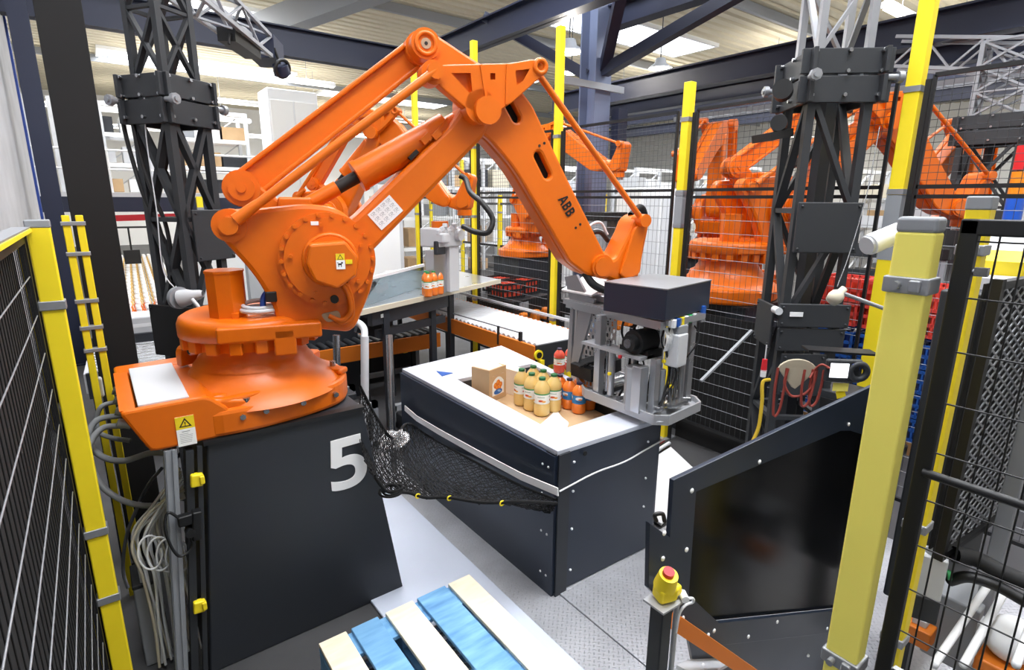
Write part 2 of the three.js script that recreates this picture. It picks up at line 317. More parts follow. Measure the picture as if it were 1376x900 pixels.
// hanging lamps
const lampAt = [[0.6, 6.1, -15.5, 5], [4, 5.9, -19, 6], [5, 5.6, -22.5, 7], [2.2, 5.3, -25, 7], [10, 5.9, -25, 7], [5, 5.2, -29.5, 8], [13, 5.6, -29.5, 8], [17, 6, -14, 5], [22, 6, -13, 5], [15, 5.9, -5, 5], [3.5, 6.1, 1.5, 5], [2.6, 6.1, -3.4, 4], [9, 6.1, 2.5, 5], [19, 5.8, -9.5, 6], [24, 5.6, -4, 6], [17, 6, 1, 5], [27, 5.6, -10, 6], [30, 5.6, -2.5, 6], [31, 5.6, -15, 5]];  // later entries, over the cell and right hall, are added to brighten them
for (const [x, y, z, L] of lampAt) {
  const t = thing('strip_lamp', 'long white strip lamp hanging under the ceiling, in rows partly added for brightness', 'lamp', [x, y, z], 0, 'strip lamps of the far hall');
  new G().box(L, 0.1, 0.16, [0, 0, 0]).build('housing', M.white, t);
  new G().box(L - 0.1, 0.03, 0.12, [0, -0.065, 0]).build('lamp_tube', M.lampGlow, t);
  const h = new G(); for (const s of [-1, 1]) h.rod([s * L * 0.35, 0.05, 0], [s * L * 0.35, ROOF_Y - y - 0.03, 0], 0.008, 5); h.build('suspension', M.greyPaint, t, { kind: 'stuff' });
  const l = new THREE.RectAreaLight(0xfff8ee, LAMP_POWER, L - 0.1, 0.12); l.position.set(x, y - 0.085, z); l.rotation.x = -PI / 2; scene.add(l);
  new G().box(L - 0.1, 0.03, 0.12, [0, 0.065, 0]).build('added_uplight_tube', M.lampGlow, t);  // added glow on top, goes with the uplight below
  const u = new THREE.RectAreaLight(0xfff8ee, LAMP_POWER, L - 0.1, 0.12); u.position.set(x, y + 0.085, z); u.rotation.x = PI / 2; scene.add(u);  // uplight put in to brighten the ceiling
}
const bays = [[[7.01,4.764,-7.717], 'round white high bay lamp on the cable rail left of the column head'], [[10.389,5.093,-8.492], 'round white high bay lamp right of the column under the beams'], [[9.569,5.213,-10.434], 'small farther high bay lamp just left of the column']];
for (const [p, label] of bays) {
  const t = thing('high_bay_lamp', label, 'lamp', p);
  new G().lathe([[0.02, 0.22], [0.1, 0.2], [0.13, 0.1], [0.24, 0.02], [0.25, 0]], undefined, undefined, 24).build('lamp_shade', M.greyPaint, t);
  new G().cyl(0.2, 0.2, 0.02, [0, 0.01, 0]).build('lamp_lens', M.lampGlow, t);
  new G().rod([0, 0.2, 0], [0, Math.max(0.4, 6.9 - p[1]), 0], 0.012, 6).build('suspension', M.black, t);
  const l = new THREE.PointLight(0xfff8ee, 12, 0, 2); l.position.set(p[0], p[1] - 0.04, p[2]); l.castShadow = true; l.shadow.radius = 6; scene.add(l);
}
// ---------- palletising robots ----------
const R1 = { S: [0.4, 0.765], E: [1.2, 1.53], W: [2.02, 0.66], al: Math.atan2(0.765, 0.8), be: Math.atan2(-0.87, 0.82) };
const rot2 = (p, c, a) => [c[0] + (p[0] - c[0]) * Math.cos(a) - (p[1] - c[1]) * Math.sin(a), c[1] + (p[0] - c[0]) * Math.sin(a) + (p[1] - c[1]) * Math.cos(a)];
function makeRobot(label, O, phiDeg, o = {}) {
  const phi = phiDeg * PI / 180, s = o.s || 1, al = o.al === undefined ? R1.al : o.al * PI / 180, be = o.be === undefined ? R1.be : o.be * PI / 180;
  const fine = !o.plain, OR = M.orange;
  const root = thing('palletising_robot', label, 'robot', O, 0, 'orange palletising robots'); root.scale.setScalar(s);
  const da = al - R1.al, db = be - R1.be, S = R1.S;
  const E = rot2(R1.E, S, da), Wv = rot2([R1.W[0] - R1.E[0], R1.W[1] - R1.E[1]], [0, 0], db), W = [E[0] + Wv[0], E[1] + Wv[1]];
  const LA = (p) => rot2(p, S, da), UA = (p) => { const q = rot2([p[0] - R1.E[0], p[1] - R1.E[1]], [0, 0], db); return [q[0] + E[0], q[1] + E[1]]; };
  const EP = (p) => [p[0] - R1.E[0] + E[0], p[1] - R1.E[1] + E[1]], WP = (p) => [p[0] - R1.W[0] + W[0], p[1] - R1.W[1] + W[1]];
  const put = (g, name, mat, parent) => { const m = g.build(name, mat, parent || root); if (!parent) m.rotation.y = phi; return m; };
  const boss = (g, c, r, z0, z1, seg = 24) => g.cyl(r, r, Math.abs(z1 - z0), [c[0], c[1], (z0 + z1) / 2], [PI / 2, 0, 0], seg);
  // base casting
  const b = new G(), yawB = (o.baseYaw || 0) * PI / 180;
  b.plan(soft([[-0.34, 0.4], [-0.1, 0.42], [0.16, 0.38], [0.36, 0.3], [0.45, 0.12], [0.45, -0.12], [0.36, -0.3], [0.16, -0.38], [-0.1, -0.42], [-0.34, -0.4]], 0.1), 0, 0.125, [], 0.02);
  b.lathe([[0.44, 0.1], [0.405, 0.14], [0.36, 0.165], [0.315, 0.2], [0.285, 0.235], [0.29, 0.24], [0.262, 0.27], [0.265, 0.275], [0.245, 0.3], [0.245, 0.36]]);
  b.add(new G().poly(soft([[-0.615, 0.2], [-0.525, 0], [-0.25, 0], [-0.2, 0.12], [-0.29, 0.205]], 0.03), -0.4, -0.24, [], 0.012).g[0]);
  b.add(new G().poly(soft([[-0.615, 0.2], [-0.525, 0], [-0.25, 0], [-0.2, 0.12], [-0.29, 0.205]], 0.03), 0.36, 0.4, [], 0.012).g[0]);
  b.add(new G().poly([[-0.61, 0.2], [-0.525, 0], [-0.49, 0], [-0.555, 0.2]], -0.26, 0.38).g[0]);
  b.add(new G().poly([[-0.37, 0.2], [-0.37, 0], [-0.25, 0], [-0.2, 0.12], [-0.29, 0.203]], -0.26, 0.38, [], 0.01).g[0]);
  b.box(0.2, 0.04, 0.64, [-0.4, 0.03, 0.06]);
  b.add(new G().poly(soft([[-0.07, -0.04], [0.07, -0.04], [0.07, 0.07, 0.07], [-0.07, 0.07, 0.07]], 0.01), -0.02, 0.02, [circle(0, 0.035, 0.03)], 0.006).g[0], [-0.27, 0.25, -0.2], [0, 0.5, 0]);
  if (fine) { // raised pads, webs and sockets on the foot
    b.add(new G().plan(soft([[-0.2, -0.03], [0.06, -0.015], [0.06, 0.015], [-0.2, 0.03]], 0.015), 0, 0.05, [], 0.01).g[0], [-0.12, 0.12, 0.35], [0, 0.1, 0]);
    b.box(0.16, 0.035, 0.08, [0.36, 0.14, 0.12], [0, -0.95, 0], 0.015);
    b.box(0.12, 0.06, 0.1, [0.33, 0.15, -0.2], [0, 0.8, 0], 0.015);
    b.add(new G().cyl(0.045, 0.085, 0.05, [0, 0, 0]).g[0], [-0.24, 0.145, 0.27]);
    b.box(0.26, 0.09, 0.05, [-0.19, 0.12, 0.36], [0, 0, -0.2], 0.02);
  }
  const base = b.build('base', OR, root); base.rotation.y = yawB;
  if (fine) {
    new G().box(0.19, 0.012, 0.64, [-0.45, 0.203, 0.045], [0, 0, 0], 0.004).build('cover_plate', M.lightGrey, base);
    const wl = new G().box(0.072, 0.135, 0.003, [-0.388, 0.066, 0.4025]); wl.build('warning_label', P.warning, base, { keepUV: true });
    const bo = new G(); for (const [x, y, z] of [[-0.16, 0.08, 0.41], [-0.06, 0.09, 0.42], [0.12, 0.08, 0.385], [0.3, 0.07, 0.335]]) bo.cyl(0.014, 0.014, 0.024, [x, y, z], [PI / 2, 0, 0], 6);
    bo.add(new G().cyl(0.018, 0.018, 0.03, [0, 0, 0], [0, 0, 0], 6).g[0], [-0.13, 0.14, 0.37]); bo.cyl(0.016, 0.016, 0.03, [0.37, 0.17, 0.11], [0, 0, 0], 6); bo.build('base_bolts', M.steel, base, { kind: 'stuff' });
    for (let k = 0; k < 4; k++) new G().cyl(0.02, 0.02, 0.05, [-0.6, 0.11, 0.28 - k * 0.17], [0, 0, PI / 2 - 0.4], 14).build('cable_socket', M.galv, base);
  }
  // turning ring and turret plate
  const t = new G();
  t.lathe([[0.25, 0.345], [0.3, 0.345], [0.3, 0.4], [0.335, 0.4], [0.335, 0.46], [0.325, 0.485], [0.3, 0.5], [0, 0.5]]);
  for (let k = 0; k < 18; k++) { const a = k / 18 * 2 * PI; t.box(0.05, 0.07, 0.055, [0.305 * Math.cos(a), 0.375, 0.305 * Math.sin(a)], [0, -a, 0], 0.006); }
  t.box(0.46, 0.075, 0.08, [0.1, 0.44, 0.3], [0, 0, 0], 0.012); t.box(0.1, 0.13, 0.07, [0.16, 0.39, 0.305], [0, 0, 0], 0.01); t.box(0.5, 0.06, 0.5, [0.22, 0.46, 0], [0, 0, 0], 0.02);
  put(t, 'turntable', OR);
  const m = new G(); m.prism(0.086, 0.086, 0.22, 8, [-0.085, 0.61, 0.14], [0, 0.35, 0]); m.prism(0.09, 0.09, 0.012, 8, [-0.085, 0.718, 0.14], [0, 0.35, 0]); m.box(0.03, 0.04, 0.03, [-0.05, 0.505, 0.22]); put(m, 'slewing_motor', OR);
  const cheek = soft([[-0.1, 0.945, 0.07], [-0.06, 1.0, 0.05], [0.1, 1.012, 0.02], [0.3, 1.035, 0.05], [0.45, 1.02, 0.12], [0.6, 0.87, 0.15], [0.612, 0.66, 0.12], [0.5, 0.42, 0.03], [0.46, 0.395, 0.02], [0.13, 0.455, 0.02], [0.115, 0.56, 0.04], [0.05, 0.71, 0.1], [-0.07, 0.875, 0.06]], 0.03);
  const f = new G(); f.poly(cheek, 0.15, 0.25, [], 0.022); f.poly(cheek, -0.25, -0.15, [], 0.022);
  f.box(0.36, 0.1, 0.34, [0.31, 0.47, 0]); f.box(0.05, 0.18, 0.36, [0.5, 0.52, 0], [0, 0, -0.35]);
  boss(f, [-0.03, 0.936], 0.075, 0.15, 0.262); boss(f, [-0.03, 0.936], 0.045, 0.26, 0.272); boss(f, [-0.03, 0.936], 0.02, 0.27, 0.285, 8);
  boss(f, [0.02, 1.105], 0.09, -0.11, -0.04);
  put(f, 'turret_frame', OR);
  const d = new G();
  boss(d, [0.385, 0.77], 0.225, 0.24, 0.285, 48); boss(d, [0.385, 0.77], 0.2, 0.28, 0.296, 48); d.torus(0.12, 0.012, [0.395, 0.77, 0.296], undefined, 32); boss(d, [0.395, 0.77], 0.115, 0.28, 0.315, 32);
  d.add(new G().poly(soft([[-0.1, 0.09], [0.06, 0.1], [0.11, 0.03], [0.1, -0.06], [0.01, -0.12], [-0.09, -0.08], [-0.12, 0]], 0.012), 0, 0.12, [], 0.012).g[0], [0.4, 0.765, 0.3]);
  const dm = put(d, 'gear_housing', OR);
  if (fine) {
    const bb = new G(); for (let k = 0; k < 22; k++) { const a = k / 22 * 2 * PI; bb.cyl(0.011, 0.011, 0.02, [0.385 + 0.212 * Math.cos(a), 0.77 + 0.212 * Math.sin(a), 0.292], [PI / 2, 0, 0], 6); } for (let k = 0; k < 5; k++) { const a = k * 1.3 + 0.4; bb.cyl(0.01, 0.01, 0.02, [0.385 + 0.17 * Math.cos(a), 0.77 + 0.17 * Math.sin(a), 0.3], [PI / 2, 0, 0], 8); } put(bb, 'housing_bolts', OR, dm).userData.kind = 'stuff';
    new G().box(0.04, 0.072, 0.003, [0.43, 0.775, 0.422]).build('motor_sign', P.motorSign, dm, { keepUV: true });
    new G().box(0.035, 0.018, 0.003, [0.335, 0.945, 0.297]).build('white_label', M.white, dm);
    new G().box(0.03, 0.02, 0.003, [0.468, 0.772, 0.422]).build('yellow_label', M.yellow, dm);
    const so = new G().poly(soft([[0.33, 0.5], [0.42, 0.515], [0.43, 0.47], [0.36, 0.455]], 0.02), 0.25, 0.258); so.build('socket_plate', M.copperCard, root).rotation.y = phi;
    const cb = new G(); cb.tube([[0.44, 0.66, 0.33], [0.47, 0.58, 0.3], [0.47, 0.5, 0.28], [0.43, 0.465, 0.27], [0.37, 0.49, 0.262]], 0.012); cb.tube([[0.46, 0.66, 0.32], [0.485, 0.57, 0.29], [0.48, 0.48, 0.27], [0.44, 0.45, 0.268], [0.39, 0.475, 0.262]], 0.009); put(cb, 'motor_cable', OR);
    const hs = new G(); hs.torus(0.085, 0.012, [0.06, 0.53, 0.17], [PI / 2, 0, 0]); hs.torus(0.078, 0.011, [0.06, 0.552, 0.17], [PI / 2 + 0.1, 0, 0]); put(hs, 'cable_loop', M.lightGrey);
    const bh = new G().tube([[0.07, 0.52, 0.2], [0.08, 0.59, 0.17], [0.12, 0.62, 0.12], [0.16, 0.6, 0.06]], 0.014); put(bh, 'blue_hose', M.blueHose);
    boss(new G(), [0, 0], 1, 0, 1);
    const pd = new G(); pd.box(0.05, 0.05, 0.02, [0.115, 0.6, 0.255], undefined, 0.006); pd.cyl(0.02, 0.02, 0.03, [0.4, 0.58, 0.3], [PI / 2, 0, 0], 12); put(pd, 'grommet', M.grease);
  }
  // lower arm
  const la = new G();
  la.poly(soft([LA([0.3, 0.79]), LA([0.4, 0.91]), LA([0.52, 0.945]), LA([1.07, 1.452]), LA([1.14, 1.56]), LA([1.24, 1.585]), LA([1.29, 1.5]), LA([1.255, 1.4]), LA([0.62, 0.79]), LA([0.5, 0.67]), LA([0.36, 0.65])], 0.05), -0.115, 0.115, [], 0.022);
  const lam = put(la, 'lower_arm', OR);
  if (fine) {
    const lp = new G().poly([LA([0.605, 0.985]), LA([0.725, 1.08]), LA([0.79, 1.0]), LA([0.67, 0.9])], 0.1155, 0.118); // type plate, its print laid in its own frame
    const gg = new THREE.BoxGeometry(0.155, 0.105, 0.003); const pm = new THREE.Mesh(gg, P.plate); pm.name = 'type_plate'; const c = LA([0.697, 0.99]); pm.position.set(c[0], c[1], 0.117); pm.rotation.z = al - 0.05; pm.castShadow = pm.receiveShadow = true; lam.add(pm);
    const br = new G(); br.bar([...LA([0.94, 1.36]), 0.09], [...LA([1.05, 1.48]), 0.05], 0.035, 0.012); br.box(0.06, 0.035, 0.03, [...LA([0.93, 1.37]), 0.09], [0, 0, al]); br.box(0.05, 0.035, 0.03, [...LA([0.985, 1.39]), 0.1], [0, 0, al]); put(br, 'cable_bracket', OR, lam);
    put(new G().box(0.06, 0.02, 0.03, [...LA([0.86, 1.285]), 0.09], [0, 0, al]), 'clip', M.grease, lam);
  }
  // balancing cylinder
  const cy = new G(), c0 = [0.27, 1.0], c3 = LA([1.12, 1.475]), cd = [c3[0] - c0[0], c3[1] - c0[1]], cl = Math.hypot(...cd), cu = [cd[0] / cl, cd[1] / cl], ca = (k, z = 0) => [c0[0] + cu[0] * k, c0[1] + cu[1] * k, z];
  cy.rod(ca(cl * 0.37), ca(cl * 0.93), 0.078, 28); cy.rod(ca(cl * 0.36), ca(cl * 0.385), 0.084, 28); cy.rod(ca(cl * 0.93), ca(cl), 0.05, 20); cy.rod(ca(-0.02), ca(cl * 0.24), 0.038, 20); cy.box(0.16, 0.07, 0.14, [0.26, 1.03, 0], [0, 0, 0], 0.015);
  const cym = put(cy, 'balance_cylinder', OR); put(new G().rod(ca(cl * 0.22), ca(cl * 0.375), 0.033, 20), 'piston_rod', M.grease, cym);
  // crank and parallel bar
  const lb = [0.02, 1.105], lt = UA([0.945, 1.83]);
  const cr = new G(); cr.poly(soft([[lb[0] - 0.075, lb[1]], [lb[0], lb[1] + 0.08], [lb[0] + 0.08, lb[1] + 0.02], [0.42, 0.85], [0.36, 0.72], [0.1, 0.9]], 0.06), -0.14, -0.02, [], 0.015); boss(cr, lb, 0.085, -0.15, 0.0); boss(cr, lb, 0.06, 0.0, 0.012); boss(cr, lb, 0.022, 0.01, 0.02, 10); put(cr, 'crank', OR);
  const pb = new G(), bx = lt[0] - lb[0], by = lt[1] - lb[1], bl = Math.hypot(bx, by), ba = Math.atan2(by, bx), bp = (k, off) => [lb[0] + bx / bl * k - by / bl * off, lb[1] + by / bl * k + bx / bl * off];
  pb.poly([bp(0.03, 0.055), bp(bl - 0.05, 0.055), bp(bl - 0.05, -0.055), bp(0.03, -0.055)], -0.1, -0.05);
  for (const s1 of [-1, 1]) pb.poly([bp(0.05, s1 * 0.065 + 0.012), bp(bl - 0.06, s1 * 0.06 + 0.012), bp(bl - 0.06, s1 * 0.06 - 0.012), bp(0.05, s1 * 0.065 - 0.012)], -0.125, -0.025, [], 0.008);
  boss(pb, lt, 0.085, -0.125, -0.01); boss(pb, lb, 0.09, -0.13, -0.025); put(pb, 'parallel_bar', OR);
  // upper arm
  const ua = new G(), body = soft([[1.12, 1.59, 0.06], [1.2, 1.7, 0.06], [1.3, 1.745, 0.05], [1.42, 1.69, 0.06], [1.533, 1.578, 0.03], [1.754, 1.205, 0.03], [2.05, 0.73, 0.05], [2.08, 0.655, 0.05], [2.0, 0.585, 0.05], [1.92, 0.61, 0.04], [1.80, 0.69, 0.03], [1.424, 1.237, 0.08], [1.26, 1.4, 0.06], [1.15, 1.43, 0.05]].map((p) => [...UA(p), p[2]]), 0.04);
  const slots = fine ? [slot(...UA([1.4, 1.56]), ...UA([1.44, 1.5]), 0.024), slot(...UA([1.575, 1.305]), ...UA([1.635, 1.205]), 0.024)] : [];
  ua.poly(body, 0.045, 0.105, slots, 0.014); ua.poly(body, -0.105, 0.035, [], 0.014);
  ua.poly(soft([[1.13, 1.58], [1.3, 1.745], [1.16, 1.81], [1.03, 1.875], [0.945, 1.905], [0.87, 1.86], [0.88, 1.79], [0.95, 1.765], [1.03, 1.73]].map(UA), 0.04), -0.01, 0.06, [], 0.015);
  boss(ua, UA([0.945, 1.83]), 0.075, -0.02, 0.085); ua.torus(0.05, 0.012, [...UA([0.945, 1.83]), 0.085]); boss(ua, UA([2.02, 0.66]), 0.075, -0.12, 0.13);
  const uam = put(ua, 'upper_arm', OR);
  if (fine) {
    const sh = new G(); for (const sl of [[1.4, 1.56, 1.44, 1.5], [1.575, 1.305, 1.635, 1.205]]) sh.poly(slot(...UA([sl[0], sl[1]]), ...UA([sl[2], sl[3]]), 0.032), 0.034, 0.048); put(sh, 'slot_recess', M.blackMatt, uam);
    const br = new G(); boss(br, UA([0.945, 1.83]), 0.026, 0.08, 0.089); put(br, 'pivot_ring', M.copperCard, uam); const pc = new G(); boss(pc, UA([0.945, 1.83]), 0.009, 0.085, 0.091, 10); put(pc, 'pivot_hole', M.grease, uam);
    const lt5 = text('ABB', 0.064, 0.003); lt5.scale(0.74, 1, 1); const tg = new THREE.Mesh(lt5, M.blackMatt); tg.name = 'logo'; const tc = UA([1.765, 1.03]); tg.position.set(tc[0], tc[1], 0.1055); tg.rotation.z = Math.atan2(-0.895, 0.58) + db; tg.castShadow = tg.receiveShadow = true; uam.add(tg);
    const hl = new G(); for (const q of [[1.58, 1.36], [1.61, 1.375], [1.83, 0.9], [1.86, 0.92]]) hl.cyl(0.008, 0.008, 0.004, [...UA(q), 0.106], [PI / 2, 0, 0], 8); put(hl, 'screw_holes', M.grease, uam).userData.kind = 'stuff';
  }
  // elbow linkage plate
  const tr = new G(), tri = soft([[0.93, 1.7, 0.03], [1.0, 1.712, 0.02], [1.36, 1.752, 0.01], [1.5, 1.785, 0.02], [1.56, 1.76, 0.03], [1.54, 1.7, 0.02], [1.38, 1.565, 0.02], [1.25, 1.48, 0.05], [1.14, 1.5, 0.05], [0.97, 1.62, 0.03]].map((p) => [...EP(p), p[2]]), 0.02);
  const pk = [[[1.03, 1.682], [1.15, 1.693], [1.16, 1.585], [1.13, 1.588]], [[1.385, 1.724], [1.485, 1.742], [1.44, 1.67], [1.395, 1.635]]].map((q) => soft(q.map(EP), 0.012));
  tr.poly(tri, 0.125, 0.165, [], 0.006); tr.poly(tri, 0.16, 0.2, [...pk, soft([[1.245, 1.7], [1.285, 1.703], [1.285, 1.66], [1.245, 1.657]].map(EP), 0.008)], 0.006);
  tr.bar([...EP([1.2, 1.73]), 0.2], [...EP([1.235, 1.53]), 0.2], 0.012, 0.012); tr.bar([...EP([1.345, 1.745]), 0.2], [...EP([1.34, 1.55]), 0.2], 0.012, 0.012);
  boss(tr, EP([0.945, 1.668]), 0.058, 0.12, 0.225); boss(tr, EP([0.945, 1.668]), 0.038, 0.22, 0.235); boss(tr, EP([1.535, 1.75]), 0.042, 0.08, 0.2); tr.torus(0.032, 0.014, [...EP([1.535, 1.75]), 0.2], undefined, 20);
  boss(tr, E, 0.085, 0.1, 0.2); boss(tr, [E[0] + 0.03, E[1] - 0.02], 0.07, 0.19, 0.235, 28);
  put(tr, 'elbow_plate', OR);
  const rA = EP([0.945, 1.668]), rB = EP([1.535, 1.75]), tE = WP([2.31, 0.94]);
  const r1 = new G(); r1.rod([-0.03, 0.936, 0.29], [...rA, 0.26], 0.021, 14); boss(r1, [-0.03, 0.936], 0.04, 0.27, 0.31); boss(r1, rA, 0.04, 0.24, 0.28); r1.rod([-0.03 + 0.03, 0.936 + 0.024, 0.29], [0.1, 1.035, 0.287], 0.03, 14, 0.022); put(r1, 'linkage_rod', OR);
  const r2 = new G(); r2.rod([...rB, 0.13], [...tE, 0.1], 0.018, 14); boss(r2, rB, 0.035, 0.1, 0.16); boss(r2, tE, 0.04, 0.03, 0.14); put(r2, 'linkage_rod', OR);
  // tilt housing at the wrist
  const ti = new G(); ti.poly(soft([[1.975, 0.7, 0.04], [2.02, 0.75, 0.04], [2.06, 0.735, 0.02], [2.12, 0.695, 0.04], [2.15, 0.715, 0.02], [2.235, 0.87, 0.01], [2.265, 0.95, 0.04], [2.33, 0.985, 0.04], [2.385, 0.93, 0.03], [2.355, 0.76, 0.02], [2.325, 0.57, 0.03], [2.2, 0.535, 0.03], [2.08, 0.575, 0.04], [1.99, 0.62, 0.04]].map((p) => [...WP(p), p[2]]), 0.03), -0.11, 0.08, [], 0.02);
  ti.poly(soft([[2.16, 0.6], [2.26, 0.9], [2.34, 0.93], [2.32, 0.6], [2.22, 0.56]].map(WP), 0.03), 0.075, 0.1, [], 0.01);
  boss(ti, W, 0.06, -0.14, 0.14); const fl = WP([2.24, 0.52]); ti.cyl(0.09, 0.09, 0.07, [fl[0], fl[1], -0.01], undefined, 24);
  put(ti, 'tilt_housing', OR); put(new G().cyl(0.075, 0.075, 0.04, [fl[0], fl[1] - 0.05, -0.01], undefined, 24), 'tool_flange', M.steel);
  if (fine) {
    const hs = new G(); const w = (x, y, z) => [...WP([x, y]), z];
    hs.tube([w(1.93, 0.62, 0.06), w(1.97, 0.55, 0.1), w(2.07, 0.5, 0.1), w(2.16, 0.47, 0.06)], 0.025); hs.tube([w(2.3, 0.97, -0.02), w(2.4, 1.02, -0.06), w(2.47, 0.95, -0.1), w(2.42, 0.83, -0.1), w(2.3, 0.78, -0.12)], 0.022); hs.tube([w(2.34, 0.8, -0.1), w(2.42, 0.7, -0.12), w(2.42, 0.58, -0.1), w(2.33, 0.48, -0.06)], 0.02); hs.tube([w(1.98, 0.78, -0.05), w(2.05, 0.85, -0.09), w(2.12, 0.86, -0.1), w(2.2, 0.8, -0.12)], 0.016); put(hs, 'wrist_hoses', M.rubber);
    const h2 = new G(); h2.tube([w(2.03, 0.8, -0.12), w(2.06, 0.9, -0.12), w(2.14, 0.92, -0.13), w(2.2, 0.84, -0.13)], 0.009); h2.tube([w(2.04, 0.8, -0.13), w(2.1, 0.87, -0.13), w(2.17, 0.86, -0.14)], 0.008); put(h2, 'white_cables', M.lightGrey);
    put(new G().tube([w(2.3, 0.85, -0.12), w(2.37, 0.75, -0.13), w(2.37, 0.62, -0.12), w(2.3, 0.52, -0.1)], 0.011), 'blue_hose', M.blueHose);
  }
  root.userData.flange = [fl[0] * s, (fl[1] - 0.07) * s];
  return root;
}
const O1 = [0.6, 1.2, -3.05];
makeRobot('large orange palletising robot in front, bolted to the dark pedestal numbered 5', O1, -15);
makeRobot('orange robot at right behind the mesh fence, partly hidden by the right truss tower', [4.85, 1.36, -3.0], -26, { s: 1.1, al: 42, be: -37, baseYaw: 200, plain: true });
makeRobot('orange robot whose base shows under the forearm of robot 5, between two yellow posts', [5.95, 1.34, -7.55], -82, { s: 1, al: 84, be: -21, baseYaw: 180, plain: true });
makeRobot('orange robot behind robot 5, reaching down to the grey gripper on the steel table', [1.97, 1.49, -6.27], -50, { s: 0.84, al: 59, be: -42, plain: true });
makeRobot('faraway orange robot seen end-on left of the right truss tower behind a yellow post', [8.4, 1.36, -5.35], 193, { s: 1, al: 85, be: -30, plain: true });
makeRobot('orange robot at far right with raised forearm, beside the second clamped truss tower', [9.45, 1.15, -2.3], 173, { s: 1, al: 85, be: -26, plain: true });
// ---------- floor of the cell ----------
struct('floor_plate', new G().plan([[0.95, -4.6], [1.66, -4.6], [1.64, -0.2], [1.05, -0.2]], 0, 0.02, [], 0.006), M.whiteSheet).userData.label = 'smooth pale floor plate beside the pedestal';
struct('floor_plate', new G().plan([[1.645, -4.6], [1.9, -4.6], [1.9, -0.2], [1.645, -0.2]], 0, 0.016), M.diamond);
struct('floor_plate', new G().plan([[1.905, -2.12], [4.1, -2.12], [4.1, -0.2], [1.905, -0.2]], 0, 0.022, [], 0.004), M.diamond);
tag(new G().plan([[2.95, -2.14], [3.75, -2.3], [4.05, -2.9], [2.98, -2.72]], 0.02, 0.04, [], 0.003).build('floor_strip', M.white), 'bright white floor strip between the station box and the dark guard', 'floor plate');

// ---------- pedestal ----------
{
  const t = thing('robot_pedestal', 'dark trapezoid steel pedestal with a big white 5, under the front robot', 'pedestal', [0, 0, 0]);
  new G().poly([[0.17, 0], [1.2, 0], [1.015, 1.195], [0.285, 1.195]], -3.5, -2.65, [], 0.008).build('body', M.navy, t);
  const e = new G(); e.bar([0.27, 1.19, -2.66], [1.02, 1.19, -2.66], 0.05, 0.02); e.build('top_edge', M.black, t);
  const g = text('5', 0.29, 0.003); g.scale(1.05, 1, 1); const m = new THREE.Mesh(g, M.tape); m.name = 'number'; m.position.set(0.918, 0.905, -2.649); m.rotation.z = 0.02; t.add(m); m.castShadow = m.receiveShadow = true;
  const s = new G(); s.bar([0.145, 1.19, -2.68], [0.055, 0, -2.68], 0.05, 0.05); for (const d of [-0.014, 0.012]) s.bar([0.145 + d, 1.19, -2.652], [0.055 + d, 0, -2.652], 0.008, 0.012); s.build('profile_strut', M.greyPaint, t);
  const s2 = new G(); s2.bar([0.215, 1.17, -2.67], [0.105, 0, -2.67], 0.05, 0.03); s2.bar([0.255, 1.18, -2.66], [0.15, 0, -2.66], 0.03, 0.02); s2.build('hinge_profile', M.anthracite, t);
  const s3 = new G(); for (let k = 0; k < 24; k++) { const y = 0.08 + k * 0.046; s3.box(0.014, 0.02, 0.006, [0.107 + (y / 1.18) * 0.105, y, -2.652]); } s3.userDataKind = 1; s3.build('slot_strip', M.black, t, { kind: 'stuff' });
  for (const [x, y] of [[0.225, 1.03], [0.165, 0.40]]) { const k = new G(); k.box(0.05, 0.06, 0.035, [x, y, -2.64], [0, 0, -0.1], 0.008); k.box(0.02, 0.04, 0.03, [x + 0.02, y, -2.63], undefined, 0.006); k.build('yellow_latch', M.yellow, t); }
  const lk = new G(); lk.box(0.04, 0.14, 0.05, [0.2, 0.82, -2.63], [0, 0, -0.1], 0.008); lk.box(0.07, 0.05, 0.04, [0.165, 0.86, -2.63], undefined, 0.008); lk.cyl(0.02, 0.02, 0.05, [0.17, 0.8, -2.62], [PI / 2, 0, 0], 12); lk.tube([[0.15, 0.86, -2.62], [0.1, 0.92, -2.62], [0.08, 0.85, -2.61], [0.12, 0.7, -2.61], [0.17, 0.72, -2.62], [0.17, 0.78, -2.62]], 0.006); lk.build('door_lock', M.black, t);
}
// ---------- hoses and cables behind the robot foot ----------
const hose = (name, label, cat, pts, r, mat, group) => tag(new G().tube(pts, r, 10, pts.length * 10).build(name, mat), label, cat, group);
hose('grey_hose', 'thick pale grey hose leaving the robot foot, the outermost big loop beside the yellow post', 'hose', [[-0.007,1.15,-3.215], [-0.087,1.158,-3.213], [-0.149,1.091,-3.175], [-0.131,0.917,-3.109], [-0.029,0.828,-3.005], [0.086,0.795,-2.972], [0.161,0.805,-2.983]], 0.014, M.greyHose);
hose('grey_hose', 'thick pale grey hose running almost level under the robot foot to the aluminium profile', 'hose', [[-0.009,1.181,-3.29], [-0.108,1.174,-3.298], [-0.154,1.096,-3.271], [-0.115,1.018,-3.218], [-0.031,0.994,-3.146], [0.094,1.02,-3.1], [0.196,1.007,-3.019]], 0.015, M.greyHose);
hose('grey_hose', 'upper small grey hose arching from the robot foot towards the fence', 'hose', [[-0.021,1.229,-3.378], [-0.075,1.228,-3.354], [-0.107,1.173,-3.361], [-0.108,1.099,-3.34], [-0.061,1.07,-3.296], [0.013,1.056,-3.236]], 0.012, M.greyHose);
